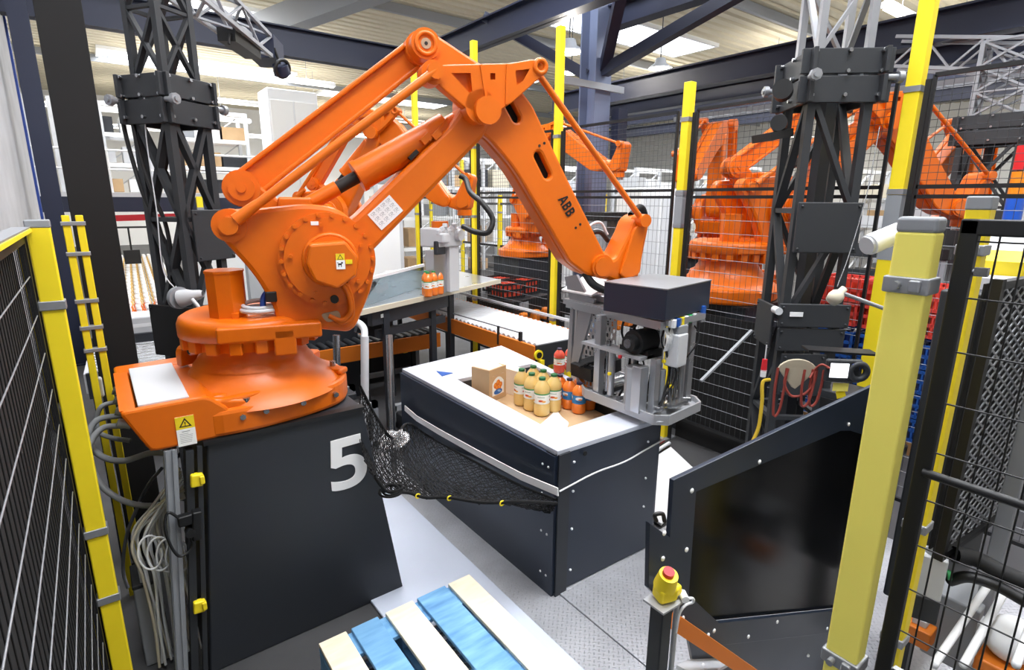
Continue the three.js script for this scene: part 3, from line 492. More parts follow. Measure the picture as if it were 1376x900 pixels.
hose('grey_cable', 'grey cable hanging in a long curve across the black column down to the floor', 'cable', [[0.133,0.83,-3.334], [0.063,0.743,-3.361], [-0.002,0.624,-3.374], [-0.073,0.466,-3.38], [-0.116,0.236,-3.406], [-0.107,0.156,-3.376]], 0.009, M.greyPaint);
{
  // cable bundle beside the pedestal
  seed = 91;
  const ends = [];
  for (let k = 0; k < 16; k++) {
    const f = k / 15, x0 = 172 + f * 50, x1 = 178 + f * 48 + rr(-6, 6), d = 2.95 + rr(-0.08, 0.08);
    const pts = [[0.143,0.556,-3.179], [0.143,0.556,-3.179]];
    ends.push([x0, x1, d]);
  }
  const W = (px, py, d) => { // straight lines in the bundle's own upright plane
    return [-0.06 + (px - 170) * 0.0037, 1.0 - (py - 690) * 0.0036, -2.86 - d * 0.05];
  };
  for (let k = 0; k < 18; k++) {
    const f = k / 17, x = 178 + f * 48, d = rr(-1, 1);
    const pts = [W(236, 690 + rr(0, 40), d), W(200 + f * 20, 735 + rr(-8, 8), d), W(x - 4, 765 + rr(-12, 12), d), W(x + rr(-5, 5), 820, d), W(x + rr(-4, 4), 900, d), W(x + rr(-4, 4), 960, d)];
    hose('loose_cable', 'pale cable of the tangled bundle hanging left of the pedestal', 'cable', pts, rr(0.004, 0.007), k % 5 === 0 ? M.beige : M.white, 'tangled pale cables beside the pedestal');
  }
  for (let k = 0; k < 4; k++) { const c = W(190 + k * 9, 780 + k * 6, -1.5); hose('coiled_cable', 'pale cable coiled into a loop on the tangled bundle left of the pedestal', 'cable', Array.from({ length: 12 }, (_, i) => [c[0] + 0.045 * Math.cos(i / 11 * 6.5), c[1] + 0.08 * Math.sin(i / 11 * 6.5), c[2] + 0.004 * i]), 0.005, M.white, 'coiled cables on the bundle'); }
  const tr = thing('cable_tray', 'perforated upright metal cable tray under the tangled cables', 'cable tray', W(212, 960, 1.4));
  const holes = []; for (let i = 0; i < 3; i++) for (let j = 0; j < 22; j++) holes.push(slot(-0.03 + i * 0.03, 0.05 + j * 0.028, -0.03 + i * 0.03, 0.062 + j * 0.028, 0.006, 3));
  new G().poly([[-0.055, 0], [0.055, 0], [0.055, 0.7], [-0.055, 0.7]], 0, 0.004, holes).box(0.004, 0.7, 0.04, [-0.055, 0.35, -0.02]).box(0.004, 0.7, 0.04, [0.055, 0.35, -0.02]).build('perforated_sheet', M.aluMatt, tr);
  const bx = thing('grey_enclosure', 'grey blue box standing at the foot of the yellow post, half behind cables', 'box', [-0.02, 0, -2.98]);
  new G().box(0.11, 0.44, 0.2, [0, 0.22, 0], undefined, 0.01).build('body', M.greyPaint, bx); new G().box(0.115, 0.02, 0.205, [0, 0.45, 0], undefined, 0.006).build('lid', M.anthracite, bx);
  const cd = thing('conduit_pair', 'pair of thin vertical steel conduits beside the far yellow post', 'conduit', [0, 0, 0]);
  for (const q of [[[-0.107,1.194,-3.626], [-0.118,-0.05,-3.708]], [[-0.084,1.175,-3.602], [-0.089,-0.049,-3.686]]]) new G().rod(q[0], q[1], 0.009, 8).build('tube', M.steel, cd);
  const jb = thing('white_junction_box', 'small whitish box on the conduits by the robot foot', 'box', [-0.089,1.253,-3.63]); new G().box(0.05, 0.11, 0.05, [0, 0, 0], undefined, 0.012).build('body', M.lightGrey, jb); new G().cyl(0.012, 0.012, 0.05, [0, 0.07, 0]).build('gland', M.greyPaint, jb);
}
// ---------- station box with its rim ----------
const BX = [[1.87, -2.06], [2.70, -2.03], [2.95, -4.08], [1.86, -3.945]], BH = 0.93;
{
  const t = thing('drop_station', 'dark waist-high station box with a wide white rim, cardboard inside', 'station box', [0, 0, 0]);
  const names = ['front', 'right', 'rear', 'left'];
  for (let i = 0; i < 4; i++) {
    const a = BX[i], b = BX[(i + 1) % 4];
    const dx = b[0] - a[0], dz = b[1] - a[1], L = Math.hypot(dx, dz), nx = -dz / L * 0.012, nz = dx / L * 0.012;
    new G().plan([[a[0], a[1]], [b[0], b[1]], [b[0] - dz / L * -0.02 * -1, b[1] + dx / L * -0.02], [a[0] - dz / L * -0.02 * -1, a[1] + dx / L * -0.02]].map(([x, z]) => [x, z]), i === 0 ? 0.03 : 0.01, 0.9).build('side_panel', M.navyGloss, t);
  }
  const cm = new G(); cm.box(0.012, 0.9, 0.075, [1.862, 0.46, -2.1]); cm.box(0.085, 0.9, 0.012, [1.91, 0.46, -2.048]); cm.build('corner_cover', M.navy, t);
  new G().plan(BX, 0.9, BH, [[[2.08, -3.45], [2.03, -2.27], [2.66, -2.28], [2.80, -3.45]].reverse()], 0.004).build('rim', M.rim, t);
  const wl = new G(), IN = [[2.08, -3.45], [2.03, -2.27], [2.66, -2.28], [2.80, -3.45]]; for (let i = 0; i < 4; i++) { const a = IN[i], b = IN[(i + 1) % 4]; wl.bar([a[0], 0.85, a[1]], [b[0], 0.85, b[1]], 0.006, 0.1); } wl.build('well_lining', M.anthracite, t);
  new G().plan([[1.9, -2.1], [2.68, -2.1], [2.9, -4.0], [1.9, -3.9]], 0.77, 0.79).build('inner_deck', M.black, t);
  // white tape line along the left panel, string on the front
  const tp = new G(), T = [[1.8,0.652,-3.797], [1.8,0.63,-3.596], [1.8,0.641,-3.251], [1.8,0.668,-2.765], [1.8,0.701,-2.293], [1.8,0.748,-1.97]];
  for (let i = 0; i < T.length - 1; i++) tp.bar(T[i], T[i + 1], 0.006, 0.045); tp.build('white_strap', M.tape, t);
  const st = new G().tube([[1.87,0.699,-2.035], [2.135,0.734,-2.025], [2.382,0.734,-2.02], [2.571,0.759,-2.02], [2.743,0.785,-2.015]], 0.005, 6); st.build('string', M.tape, t);
  for (const [x, y] of [[1.851, 0.84], [1.851, 0.7], [1.851, 0.66], [1.851, 0.42], [1.851, 0.15]]) for (const z of [-2.11, -2.16]) new G().sphere(0.008, [x, y - 0.02, z], 8).build('bolt', M.white, t);
  for (const y of [0.84, 0.66, 0.42, 0.15]) new G().sphere(0.008, [1.98, y, -2.042], 8).build('bolt', M.white, t);
  for (const z of [-2.6, -2.95, -3.3, -3.7]) new G().sphere(0.008, [1.862, 0.78, z], 8).build('bolt', M.white, t);
  for (const [x, y] of [[2.6, 0.8], [2.6, 0.55], [2.6, 0.35]]) new G().sphere(0.008, [x, y, -2.03], 8).build('bolt', M.white, t);
  new G().cyl(0.014, 0.014, 0.006, [2.06, 0.87, -2.04], [PI / 2, 0, 0], 14).build('round_hole', M.blackMatt, t);
  new G().box(0.006, 0.11, 0.045, [1.853, 0.82, -3.62], undefined, 0.002).build('hinge_plate', M.greyPaint, t);
  new G().plan([[2.05, -3.72], [2.13, -3.6], [2.02, -3.58]], BH, BH + 0.004).build('blue_sticker', M.blueCrate, t);
}
{
  const c = thing('cardboard_sheet', 'tan cardboard sheet lying in the well of the station box under the bottles', 'cardboard', [0, 0, 0]);
  new G().plan([[2.05, -2.3], [2.64, -2.31], [2.78, -3.42], [2.09, -3.42]], 0.815, 0.825).build('sheet', M.card, c);
  new G().plan([[2.032,0.83,-3.115], [1.956,0.83,-2.282], [2.061,0.83,-2.281], [2.077,0.83,-2.559], [2.127,0.83,-3.047], [2.109,0.83,-3.134]].map((p) => [p[0], p[2]]), 0.826, 0.829).build('pale_flap', M.cardPale, c);
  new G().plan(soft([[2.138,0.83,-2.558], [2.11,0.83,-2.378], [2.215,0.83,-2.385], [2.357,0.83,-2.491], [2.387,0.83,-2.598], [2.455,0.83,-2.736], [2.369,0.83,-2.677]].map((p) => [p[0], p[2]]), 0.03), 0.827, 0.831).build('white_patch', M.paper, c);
}
function carton(label, pos, yaw, w, h, d, mat, printMat) {
  const t = thing('carton', label, 'box', pos, yaw);
  new G().box(w, h, d, [0, h / 2, 0], undefined, 0.003).build('body', mat, t);
  const f = new G(); f.poly([[-w / 2 + 0.01, -d / 2 + 0.008], [w / 2 - 0.04, -d / 2 + 0.008], [w / 2 - 0.01, 0.02], [w / 2 - 0.03, d / 2 - 0.01], [-w / 2 + 0.01, d / 2 - 0.01]], 0, 0.003); f.g[0].rotateX(-PI / 2); f.g[0].translate(0, h, 0); f.build('top_panel', M.cardPale, t);
  if (printMat) { new G().box(0.003, h * 0.68, d * 0.85, [w / 2, h * 0.45, 0]).build('print', printMat, t, { keepUV: true }); new G().box(w * 0.8, h * 0.68, 0.003, [0, h * 0.45, d / 2]).build('print', printMat, t, { keepUV: true }); }
  return t;
}
carton('brown carton printed with oranges and a blue cup, standing in the station box', [2.215, 0.826, -3.22], 0.28, 0.2, 0.245, 0.17, M.card, P.fruitLabel).children.forEach((c) => { if (c.name === 'print' && c.geometry) {} });
carton('pale printed carton squeezed between the brown carton and the yellow juice bottles', [2.42, 0.826, -3.16], 0.2, 0.09, 0.2, 0.12, M.cardPale, P.whiteLabel);
function makeBottle(label, juice, lab, cap, h, r, group) {
  const t = thing('juice_bottle', label, 'bottle', [0, 0, 0], 0, group);
  new G().lathe([[0, 0.004], [r * 0.82, 0], [r, h * 0.05], [r, h * 0.3], [r * 0.94, h * 0.34], [r * 0.94, h * 0.62], [r, h * 0.66], [r * 0.97, h * 0.74], [r * 0.72, h * 0.84], [r * 0.4, h * 0.92], [r * 0.36, h * 0.94]], undefined, undefined, 18).build('body', juice, t);
  const lg = new THREE.CylinderGeometry(r * 0.985, r * 0.985, h * 0.27, 18, 1, true); const g = new G(); g.add(lg, [0, h * 0.48, 0]); g.build('label_sleeve', lab, t, { keepUV: true });
  new G().cyl(r * 0.42, r * 0.42, h * 0.06, [0, h * 0.965, 0], undefined, 12).build('cap', cap, t);
  return t;
}
{
  const G1 = 'yellow juice bottles on the cardboard', G2 = 'orange juice bottles on the cardboard';
  const y = makeBottle('yellow juice bottle at the front corner of the pack in the station box', M.yellowJuice, P.whiteLabel, M.greenDark, 0.27, 0.056, G1); y.position.set(2.31, 0.826, -2.72);
  const wh = [['front row', 'behind row'], []];
  [[2.425, -2.73, 'yellow juice bottle at the right front of the pack, next to the orange bottles'], [2.315, -2.84, 'second yellow juice bottle of the front row from the near corner'], [2.32, -2.96, 'third yellow juice bottle of the front row, next to the pale carton'], [2.43, -2.85, 'yellow juice bottle of the rear row behind the second one'], [2.435, -2.97, 'yellow juice bottle of the rear row farthest back beside the white rim']].forEach(([x, z, l], i) => copy(y, [x, 0.826, z], i * 1.1, l));
  const o = makeBottle('orange juice bottle with blue sleeve at the near corner of the orange pack', M.orangeJuice, P.blueLabel, M.darkCap, 0.22, 0.05, G2); o.position.set(2.545, 0.826, -2.60);
  [[2.65, -2.61, 'orange juice bottle with blue sleeve at the right end of the pack near the gripper'], [2.55, -2.705, 'second orange juice bottle with blue sleeve beside the yellow bottles'], [2.655, -2.715, 'orange juice bottle with blue sleeve at the back of the pack by the gripper'], [2.555, -2.81, 'orange juice bottle with blue sleeve at the rear left behind the yellow bottles']].forEach(([x, z, l], i) => copy(o, [x, 0.826, z], i * 0.9, l));
  const r = makeBottle('red juice bottle standing behind the gripper bracket on the far rim', M.redJuice, P.whiteLabel, M.darkCap, 0.2, 0.045, 'red juice bottles behind the bracket'); r.position.set(...[2.831,0.93,-3.131]);
  copy(r, [2.944,0.93,-3.123], 1, 'second red juice bottle, right of the other behind the gripper bracket');
}
// ---------- safety net between pedestal and station ----------
{
  const n = thing('safety_net', 'black knotted safety net sagging between the pedestal and the station box', 'net', [0, 0, 0]);
  const top = new THREE.CatmullRomCurve3([[1.09,1.23,-2.863], [1.193,1.011,-2.913], [1.314,0.82,-2.957], [1.515,0.792,-3.183], [1.82,0.526,-3.461], [1.82,0.575,-2.797], [1.82,0.621,-2.317], [1.82,0.678,-2.002]].map(v3));
  const bot = new THREE.CatmullRomCurve3([[0.963,0.912,-2.412], [1.04,0.789,-2.446], [1.191,0.705,-2.5], [1.252,0.682,-2.446], [1.327,0.709,-2.334], [1.407,0.763,-2.096], [1.531,0.795,-1.948], [1.8,0.677,-1.98]].map(v3));
  const NU = 90, NV = 20, grid = [];
  seed = 5;
  for (let i = 0; i <= NU; i++) { const a = top.getPoint(i / NU), b = bot.getPoint(i / NU), row = []; for (let j = 0; j <= NV; j++) { const p = a.clone().lerp(b, j / NV); p.y -= 0.05 * Math.sin(PI * j / NV); p.x += rr(-0.008, 0.008) - 0.04 * Math.sin(PI * j / NV); p.z += rr(-0.008, 0.008); p.y += rr(-0.008, 0.008); row.push(p); } grid.push(row); }
  const g = new G(), seg = (a, b) => g.bar([a.x, a.y, a.z], [b.x, b.y, b.z], 0.0035, 0.0035);
  for (let i = 0; i <= NU; i++) for (let j = 0; j <= NV; j++) { if (i < NU && j < NV) seg(grid[i][j], grid[i + 1][j + 1]); if (i < NU && j > 0) seg(grid[i][j], grid[i + 1][j - 1]); }
  g.build('mesh_cords', M.net, n, { kind: 'stuff' });
  const r = new G(); r.tube(bot.getPoints(24).map((p) => [p.x, p.y, p.z]), 0.009, 6, 80); r.build('lower_rope', M.net, n);
  new G().tube(top.getPoints(24).map((p) => [p.x, p.y + 0.003, p.z]), 0.009, 6, 80).build('upper_rope', M.net, n);
  for (const f of [0.36, 0.58, 0.78]) { const p = bot.getPoint(f); new G().torus(0.012, 0.004, [p.x, p.y, p.z + 0.01]).build('yellow_ring', M.yellow, n); }
  tag(new G().torus(0.06, 0.006, [1.074,0.764,-2.477], [PI / 2, 0, 0]).torus(0.045, 0.006, [1.075,0.771,-2.478], [PI / 2 + 0.2, 0, 0]).torus(0.052, 0.005, [1.085,0.779,-2.473], [PI / 2 - 0.2, 0, 0]).build('rope_coil', M.net), 'small coil of black rope on the floor plate beside the pedestal', 'rope');
  const bagG = new THREE.IcosahedronGeometry(0.075, 12); { const q = bagG.attributes.position; for (let i = 0; i < q.count; i++) { const a = q.getX(i) * 40, b = q.getY(i) * 40, c = q.getZ(i) * 40, f = 1 + 0.45 * noise.noise(a, b, c) + 0.2 * noise.noise(a * 2.3, b * 2.3, c * 2.3); q.setXYZ(i, q.getX(i) * f * 1.2, q.getY(i) * f * 0.6, q.getZ(i) * f); } bagG.computeVertexNormals(); }
  tag(new G().add(bagG, [1.34,0.799,-2.995]).build('plastic_bag', M.film), 'crumpled clear plastic bag caught at the edge of the net', 'plastic bag');
}
// ---------- pallet ----------
{
  const t = thing('pallet', 'blue and raw wood pallet with five deck boards in the lower foreground', 'pallet', [0, 0, 0]);
  const z0 = -2.24, z1 = -1.04;
  const bs = [[0.58, 0.71, M.woodRaw], [0.735, 0.87, M.woodBlue], [0.91, 1.06, M.woodRaw], [1.085, 1.25, M.woodBlue], [1.27, 1.405, M.woodRaw]];
  for (const [a, b, m] of bs) { const g = new G().box(b - a, 0.022, z1 - z0, [(a + b) / 2, 0.249, (z0 + z1) / 2], undefined, 0.004); g.build('deck_board', m, t); }
  for (const z of [z0 + 0.075, (z0 + z1) / 2, z1 - 0.075]) { new G().box(0.825, 0.022, 0.15, [0.993, 0.226, z], undefined, 0.003).build('cross_board', M.woodBlue, t); for (const x of [0.64, 0.99, 1.34]) new G().box(0.12, 0.075, 0.14, [x, 0.177, z], undefined, 0.003).build('block', M.woodBlue, t); }
  for (const x of [0.64, 0.99, 1.34]) new G().box(0.12, 0.022, z1 - z0, [x, 0.128, (z0 + z1) / 2], undefined, 0.003).build('bottom_board', M.woodBlue, t);
  const ry = thing('roller_track', 'pale rollers showing through the gaps of the blue pallet', 'conveyor', [0, 0, 0]);
  for (let k = 0; k < 10; k++) new G().rod([0.55, 0.075, z0 + 0.08 + k * 0.12], [1.42, 0.075, z0 + 0.08 + k * 0.12], 0.035, 12).build('roller', M.steel, ry);
  const fr = new G(); for (const x of [0.54, 1.43]) fr.box(0.03, 0.1, 1.25, [x, 0.06, (z0 + z1) / 2]); fr.build('side_rail', M.anthracite, ry);
}
// ---------- dark guard on the right ----------
{
  const gz = -0.85, xy = (a) => a.map((p) => [p[0], p[1]]);
  const t = thing('machine_guard', 'big dark blue bolted guard frame around a glossy black panel, right foreground', 'machine guard', [0, 0, gz]);
  const outer = xy([[1.212,1.493,-0.85], [2.81,1.506,-0.85], [3.012,1.255,-0.85], [3.047,0.028,-0.85], [2.583,0.252,-0.85], [1.535,0.758,-0.85], [1.402,0.878,-0.85], [1.248,1.042,-0.85], [1.135,1.179,-0.85], [1.12,1.392,-0.85], [1.217,1.31,-0.85]]);
  const inner = xy([[1.326,1.421,-0.85], [2.298,1.367,-0.85], [2.395,1.343,-0.85], [2.981,1.116,-0.85], [3.017,0.183,-0.85], [2.773,0.291,-0.85], [1.538,0.848,-0.85], [1.339,1.056,-0.85]]);
  new G().poly(outer, -0.015, 0, [inner], 0.002).build('frame', M.navyGloss, t);
  new G().poly(inner, -0.035, -0.02).build('black_panel', M.blackPanel, t);
  new G().poly(xy([[1.394,0.851,-0.87], [2.735,0.174,-0.87], [2.736,-0.498,-0.87], [1.579,0.315,-0.87]]), -0.03, -0.02).build('lower_plate', M.navyGloss, t);
  const B = xy([[2.362,1.377,-0.85], [1.676,1.413,-0.85], [1.303,1.431,-0.85], [1.304,1.234,-0.85], [1.187,1.336,-0.85], [1.19,1.252,-0.85], [1.475,0.837,-0.85], [1.509,0.836,-0.85], [1.752,0.681,-0.85], [1.972,0.632,-0.85], [2.492,0.326,-0.85], [1.318,0.985,-0.85]]);
  for (const [x, y] of B) new G().add(new THREE.SphereGeometry(0.008, 10, 6).scale(1, 1, 0.5), [x, y, 0.002]).build('bolt', M.white, t);
  const p = [2.375,0.227,-0.87]; new G().sphere(0.008, [p[0], p[1], -0.018], 8).build('bolt', M.white, t);
  const c = new G().tube([[1.135,1.398,-0.84], [1.127,1.42,-0.84], [1.145,1.422,-0.83], [1.158,1.395,-0.83]], 0.006); c.g[0].translate(0, 0, 0.85); c.build('cable_clip', M.black, t);
  tag(new G().bar([1.212,1.056,-0.81], [1.731,0.559,-0.78], 0.03, 0.045).build('orange_rail', M.orangeRail), 'orange steel rail running under the dark guard at the bottom edge', 'rail');
  const gp = thing('grey_plate', 'light grey plate below the orange rail at the bottom edge', 'plate', [0, 0, 0]); new G().bar([1.301,0.824,-0.8], [1.701,0.588,-0.9], 0.08, 0.012).build('plate', M.lightGrey, gp); new G().sphere(0.006, [1.432,0.757,-0.83], 8).build('bolt', M.white, gp);
}
{
  const top = [1.146,1.161,-0.8];
  const t = thing('emergency_stop', 'yellow emergency stop station with red button on a thin dark post', 'emergency stop', [top[0], 0, -0.8]);
  new G().box(0.045, top[1], 0.045, [-0.012, top[1] / 2, 0], undefined, 0.004).build('post', M.navy, t);
  new G().rod([0.03, 0.1, 0.02], [0.03, top[1], 0.02], 0.008, 10).build('tube', M.aluMatt, t);
  new G().box(0.1, 0.006, 0.07, [0, top[1] + 0.004, 0], [0, 0, -0.05]).build('shelf', M.aluMatt, t);
  const h = new G(); h.box(0.06, 0.05, 0.05, [0, top[1] + 0.035, 0], [0.1, -0.3, 0], 0.012); h.cyl(0.026, 0.032, 0.05, [-0.005, top[1] + 0.075, 0.005], [0.3, 0, 0.12], 20); h.box(0.03, 0.03, 0.035, [0.035, top[1] + 0.03, 0.005], [0, 0, 0.3], 0.008); h.build('yellow_housing', M.yellow, t);
  new G().cyl(0.016, 0.016, 0.016, [-0.01, top[1] + 0.104, 0.012], [0.3, 0, 0.12], 16).build('red_button', M.red, t);
  const w = new G(); w.cyl(0.011, 0.011, 0.03, [0.045, top[1] + 0.015, 0.03], [PI / 2, 0, 0.6], 12); w.tube([[0.045, top[1] + 0.015, 0.04], [0.075, top[1] + 0.0, 0.04], [0.085, top[1] - 0.02, 0.035], [0.06, top[1] - 0.02, 0.03], [0.035, top[1] - 0.03, 0.03], [0.03, top[1] - 0.1, 0.025]], 0.004); w.build('white_cable', M.white, t);
}
// ---------- right fence, door frame and what stands behind it ----------
function clampOn(t, w, d, y, x = 0, z = 0) { const g = new G(); g.box(w + 0.012, 0.032, d + 0.012, [x, y, z], undefined, 0.004); g.box(0.02, 0.024, 0.02, [x - w / 2 - 0.004, y, z + d * 0.25], undefined, 0.004); g.cyl(0.008, 0.008, 0.02, [x - w / 2 - 0.012, y, z - d * 0.2], [0, 0, PI / 2], 8); g.build('clamp', M.galv, t); }
{
  const t = thing('fence_post', 'nearest wide pale yellow fence post, right foreground, with grey cap', 'post', [1.255, 0, -0.383]);
  new G().box(0.05, 2.2, 0.066, [0, 1.1, 0], undefined, 0.006).build('shaft', M.yellowPale, t);
  new G().box(0.052, 0.03, 0.068, [0, 2.213, 0], undefined, 0.008).build('cap', M.greyPaint, t);
  for (const y of [2.1, 1.235, 0.4]) clampOn(t, 0.05, 0.066, y);
  new G().box(0.12, 0.012, 0.12, [0, 0.006, 0]).build('foot_plate', M.galv, t);
  const d = thing('mesh_door', 'black tube framed mesh door hinged beside the nearest yellow post', 'mesh door', [1.3, 0, 0]);
  const f = new G(); f.box(0.022, 2.06, 0.03, [0, 1.195, -0.318], undefined, 0.004); f.box(0.022, 0.03, 1.4, [0, 2.21, 0.367], undefined, 0.004); f.box(0.022, 0.03, 1.4, [0, 0.18, 0.367], undefined, 0.004); f.box(0.022, 2.06, 0.03, [0, 1.195, 1.05]); f.build('door_frame', M.black, d);
  const w = new G(); for (let k = 1; k < 38; k++) w.rod([0, 0.19, -0.31 + k * 0.036], [0, 2.2, -0.31 + k * 0.036], 0.0018, 5); for (let k = 1; k < 20; k++) w.rod([-0.004, 0.19 + k * 0.105, -0.31], [-0.004, 0.19 + k * 0.105, 1.05], 0.0018, 5); w.build('wire_grid', M.wire, d, { kind: 'stuff' });
  new G().rod([-0.012, 1.72, -0.315], [-0.012, 1.715, 1.05], 0.009, 12).build('push_bar', M.black, d);
  for (const y of [2.13, 1.24]) { const b = new G(); b.cyl(0.006, 0.006, 0.03, [0, y, -0.296], [PI / 2, 0, 0], 8); b.box(0.014, 0.016, 0.02, [0, y, -0.29]); b.build('hinge_bolt', M.steel, d); }
}
{
  const t = thing('fence_post', 'second yellow post at right, just behind the black mesh door', 'post', [2.1, 0, -0.5]);
  new G().box(0.06, 2.24, 0.06, [0, 1.12, 0], undefined, 0.006).build('shaft', M.yellow, t);
  new G().box(0.064, 0.04, 0.064, [0, 2.255, 0], undefined, 0.006).build('cap', M.greyPaint, t);
  for (const y of [2.12, 1.2, 0.75]) clampOn(t, 0.06, 0.06, y);
  new G().box(0.14, 0.012, 0.14, [0, 0.006, 0]).build('foot_plate', M.galv, t);
  
}
{ // round sensor housing on the post
  const p = [1.289,2.182,-0.451], t = thing('sensor', 'white cylindrical sensor housing on an arm at the nearest yellow post', 'sensor', p);
  const a = new G(); a.rod([-0.035, -0.012, -0.015], [0.03, 0.012, 0.012], 0.021, 24); a.sphere(0.0005, [0, 0, 0], 6); a.build('housing', M.white, t);
  new G().rod([-0.041, -0.014, -0.0175], [-0.034, -0.0117, -0.0146], 0.018, 20).build('lens_ring', M.lightGrey, t);
  new G().rod([0.028, 0.011, 0.012], [0.045, 0.016, 0.018], 0.016, 16).rod([0.04, 0.014, 0.016], [0.075, 0.02, 0.03], 0.006, 8).build('bracket', M.aluMatt, t);
}
function expandedMesh(name, label, x0, x1, y0, y1, z, pos, yaw) {
  const t = thing(name, label, 'mesh panel', pos, yaw);
  const g = new G(), dx = 0.07, dy = 0.042;
  for (let y = y0, r = 0; y < y1; y += dy / 2, r++) for (let x = x0 + (r % 2) * dx / 2; x < x1 - 0.01; x += dx) { g.bar([x, y, z], [x + dx / 2, y + dy / 2, z], 0.003, 0.008); g.bar([x + dx / 2, y + dy / 2, z], [x + dx, y, z], 0.003, 0.008); }
  g.build('expanded_metal', M.galv, t, { kind: 'stuff' }); new G().box(x1 - x0, y1 - y0, 0.006, [(x0 + x1) / 2, (y0 + y1) / 2, z - 0.035]).build('dark_backing', M.blackMatt, t);
  const f = new G(); f.box(0.03, y1 - y0 + 0.04, 0.03, [x0, (y0 + y1) / 2, z]); f.box(0.03, y1 - y0 + 0.04, 0.03, [x1, (y0 + y1) / 2, z]); f.box(x1 - x0, 0.025, 0.03, [(x0 + x1) / 2, y0, z]); f.box(x1 - x0, 0.025, 0.03, [(x0 + x1) / 2, y1, z]); f.build('panel_frame', M.black, t);
}
expandedMesh('expanded_metal_panel', 'big expanded metal panel behind the mesh door with light glinting on its strands', 0, 0.95, 1.02, 2.0, 0, [2.3, 0, -0.465], -0.1);
{ const gu = thing('grey_upright', 'grey steel upright in front of the expanded metal panel', 'post', [2.66, 0, -0.37]); new G().box(0.05, 2.0, 0.05, [0, 1.0, 0], undefined, 0.004).build('shaft', M.galv, gu); new G().box(0.12, 0.012, 0.12, [0, 0.006, 0]).build('foot_plate', M.galv, gu); }
{
  const t = thing('machine_housing', 'dark machine housing behind the expanded metal panels at the right edge', 'machine', [3.2, 0, -0.66]);
  new G().box(0.7, 1.5, 0.2, [0, 1.15, 0], undefined, 0.01).build('body', M.anthracite, t); for (const x of [-0.28, 0.28]) new G().box(0.08, 0.4, 0.08, [x, 0.2, 0]).build('leg', M.black, t);
  
  const hb = new G(); hb.box(0.5, 0.05, 0.18, [0.05, 1.925, 0]); hb.build('top_unit', M.lightGrey, t);
  const gh = thing('grey_hood', 'pale grey sloping hood at the right edge above the expanded metal', 'machine hood', [3.431,2.013,-0.692]); new G().box(0.5, 0.1, 0.25, [0, 0, 0], [0, 0.2, 0.25], 0.02).build('hood', M.lightGrey, gh); new G().box(0.16, 0.1, 0.26, [-0.2, -0.03, 0], [0, 0.2, 0.25]).build('yellow_side', M.yellow, gh);
  const wb = thing('white_terminal_box', 'upright white box with a round green button behind the mesh door', 'terminal box', [2.328,0.917,-0.483]);
  new G().box(0.085, 0.17, 0.075, [0, 0, 0], [0, 0.3, 0], 0.006).build('body', M.lightGrey, wb); new G().cyl(0.018, 0.018, 0.012, [0.022, 0.01, 0.045], [PI / 2 - 0.2, 0.5, 0], 18).build('green_button', M.green, wb); new G().box(0.09, 0.1, 0.08, [-0.002, -0.13, 0], [0, 0.3, 0], 0.006).build('dark_foot', M.anthracite, wb);
  new G().cyl(0.028, 0.034, 0.015, [0, 0.092, 0], undefined, 18).build('knob', M.greyPaint, wb);
  const pr = [[[2.177,0.667,-0.392], [2.543,0.831,-0.359]], [[2.203,0.708,-0.321], [2.536,0.851,-0.307]], [[2.223,0.791,-0.201], [2.515,0.908,-0.21]]];
  ['leftmost', 'middle', 'rightmost'].forEach((w, i) => { const b = thing('white_rail', w + ' of three slanting white tubes behind the mesh door at the bottom right', 'tube', [0, 0, 0], 0, 'slanting white tubes'); new G().rod(pr[i][0], pr[i][1], 0.013, 12).build('tube', M.white, b); new G().sphere(0.0135, pr[i][0], 10).build('end_cap', M.lightGrey, b); });
  hose('black_hose', 'thick black corrugated hose behind the mesh door, upper of the two', 'hose', [[2.345,1.016,-0.435], [2.404,1.003,-0.387], [2.411,0.989,-0.313], [2.425,0.979,-0.235]], 0.03, M.rubber);
  hose('black_hose', 'thinner glossy black hose curving below the thick one behind the mesh door', 'hose', [[2.375,0.89,-0.439], [2.373,0.937,-0.391], [2.384,0.945,-0.32], [2.352,0.947,-0.216]], 0.02, M.black);
  const wc = thing('white_cover', 'rounded white cover at the bottom right corner behind the mesh door', 'machine cover', [2.472,0.72,-0.25]); new G().add(new THREE.SphereGeometry(0.1, 24, 14).scale(1, 0.75, 0.8), [0, 0, 0]).build('shell', M.white, wc); new G().box(0.2, 0.06, 0.14, [-0.02, -0.09, 0], undefined, 0.01).build('orange_base', M.orangeRail, wc);
  const rb = thing('orange_block', 'orange red block low behind the yellow post at bottom right', 'machine part', [2.537,0.518,-0.527]); new G().box(0.1, 0.08, 0.1, [0, 0, 0], undefined, 0.006).build('body', M.orangeRail, rb); new G().box(0.05, 0.03, 0.05, [0, 0.055, 0], undefined, 0.004).build('top', M.lightGrey, rb);
  const gb = thing('grey_cabinet', 'grey blue cabinet under the black hoses behind the mesh door', 'cabinet', [2.666,0.559,-0.441]); new G().box(0.2, 0.3, 0.16, [0, 0, 0], undefined, 0.01).build('body', M.greyPaint, gb); new G().box(0.16, 0.2, 0.01, [-0.02, 0, 0.083], undefined, 0.003).build('door', M.lightGrey, gb);
}
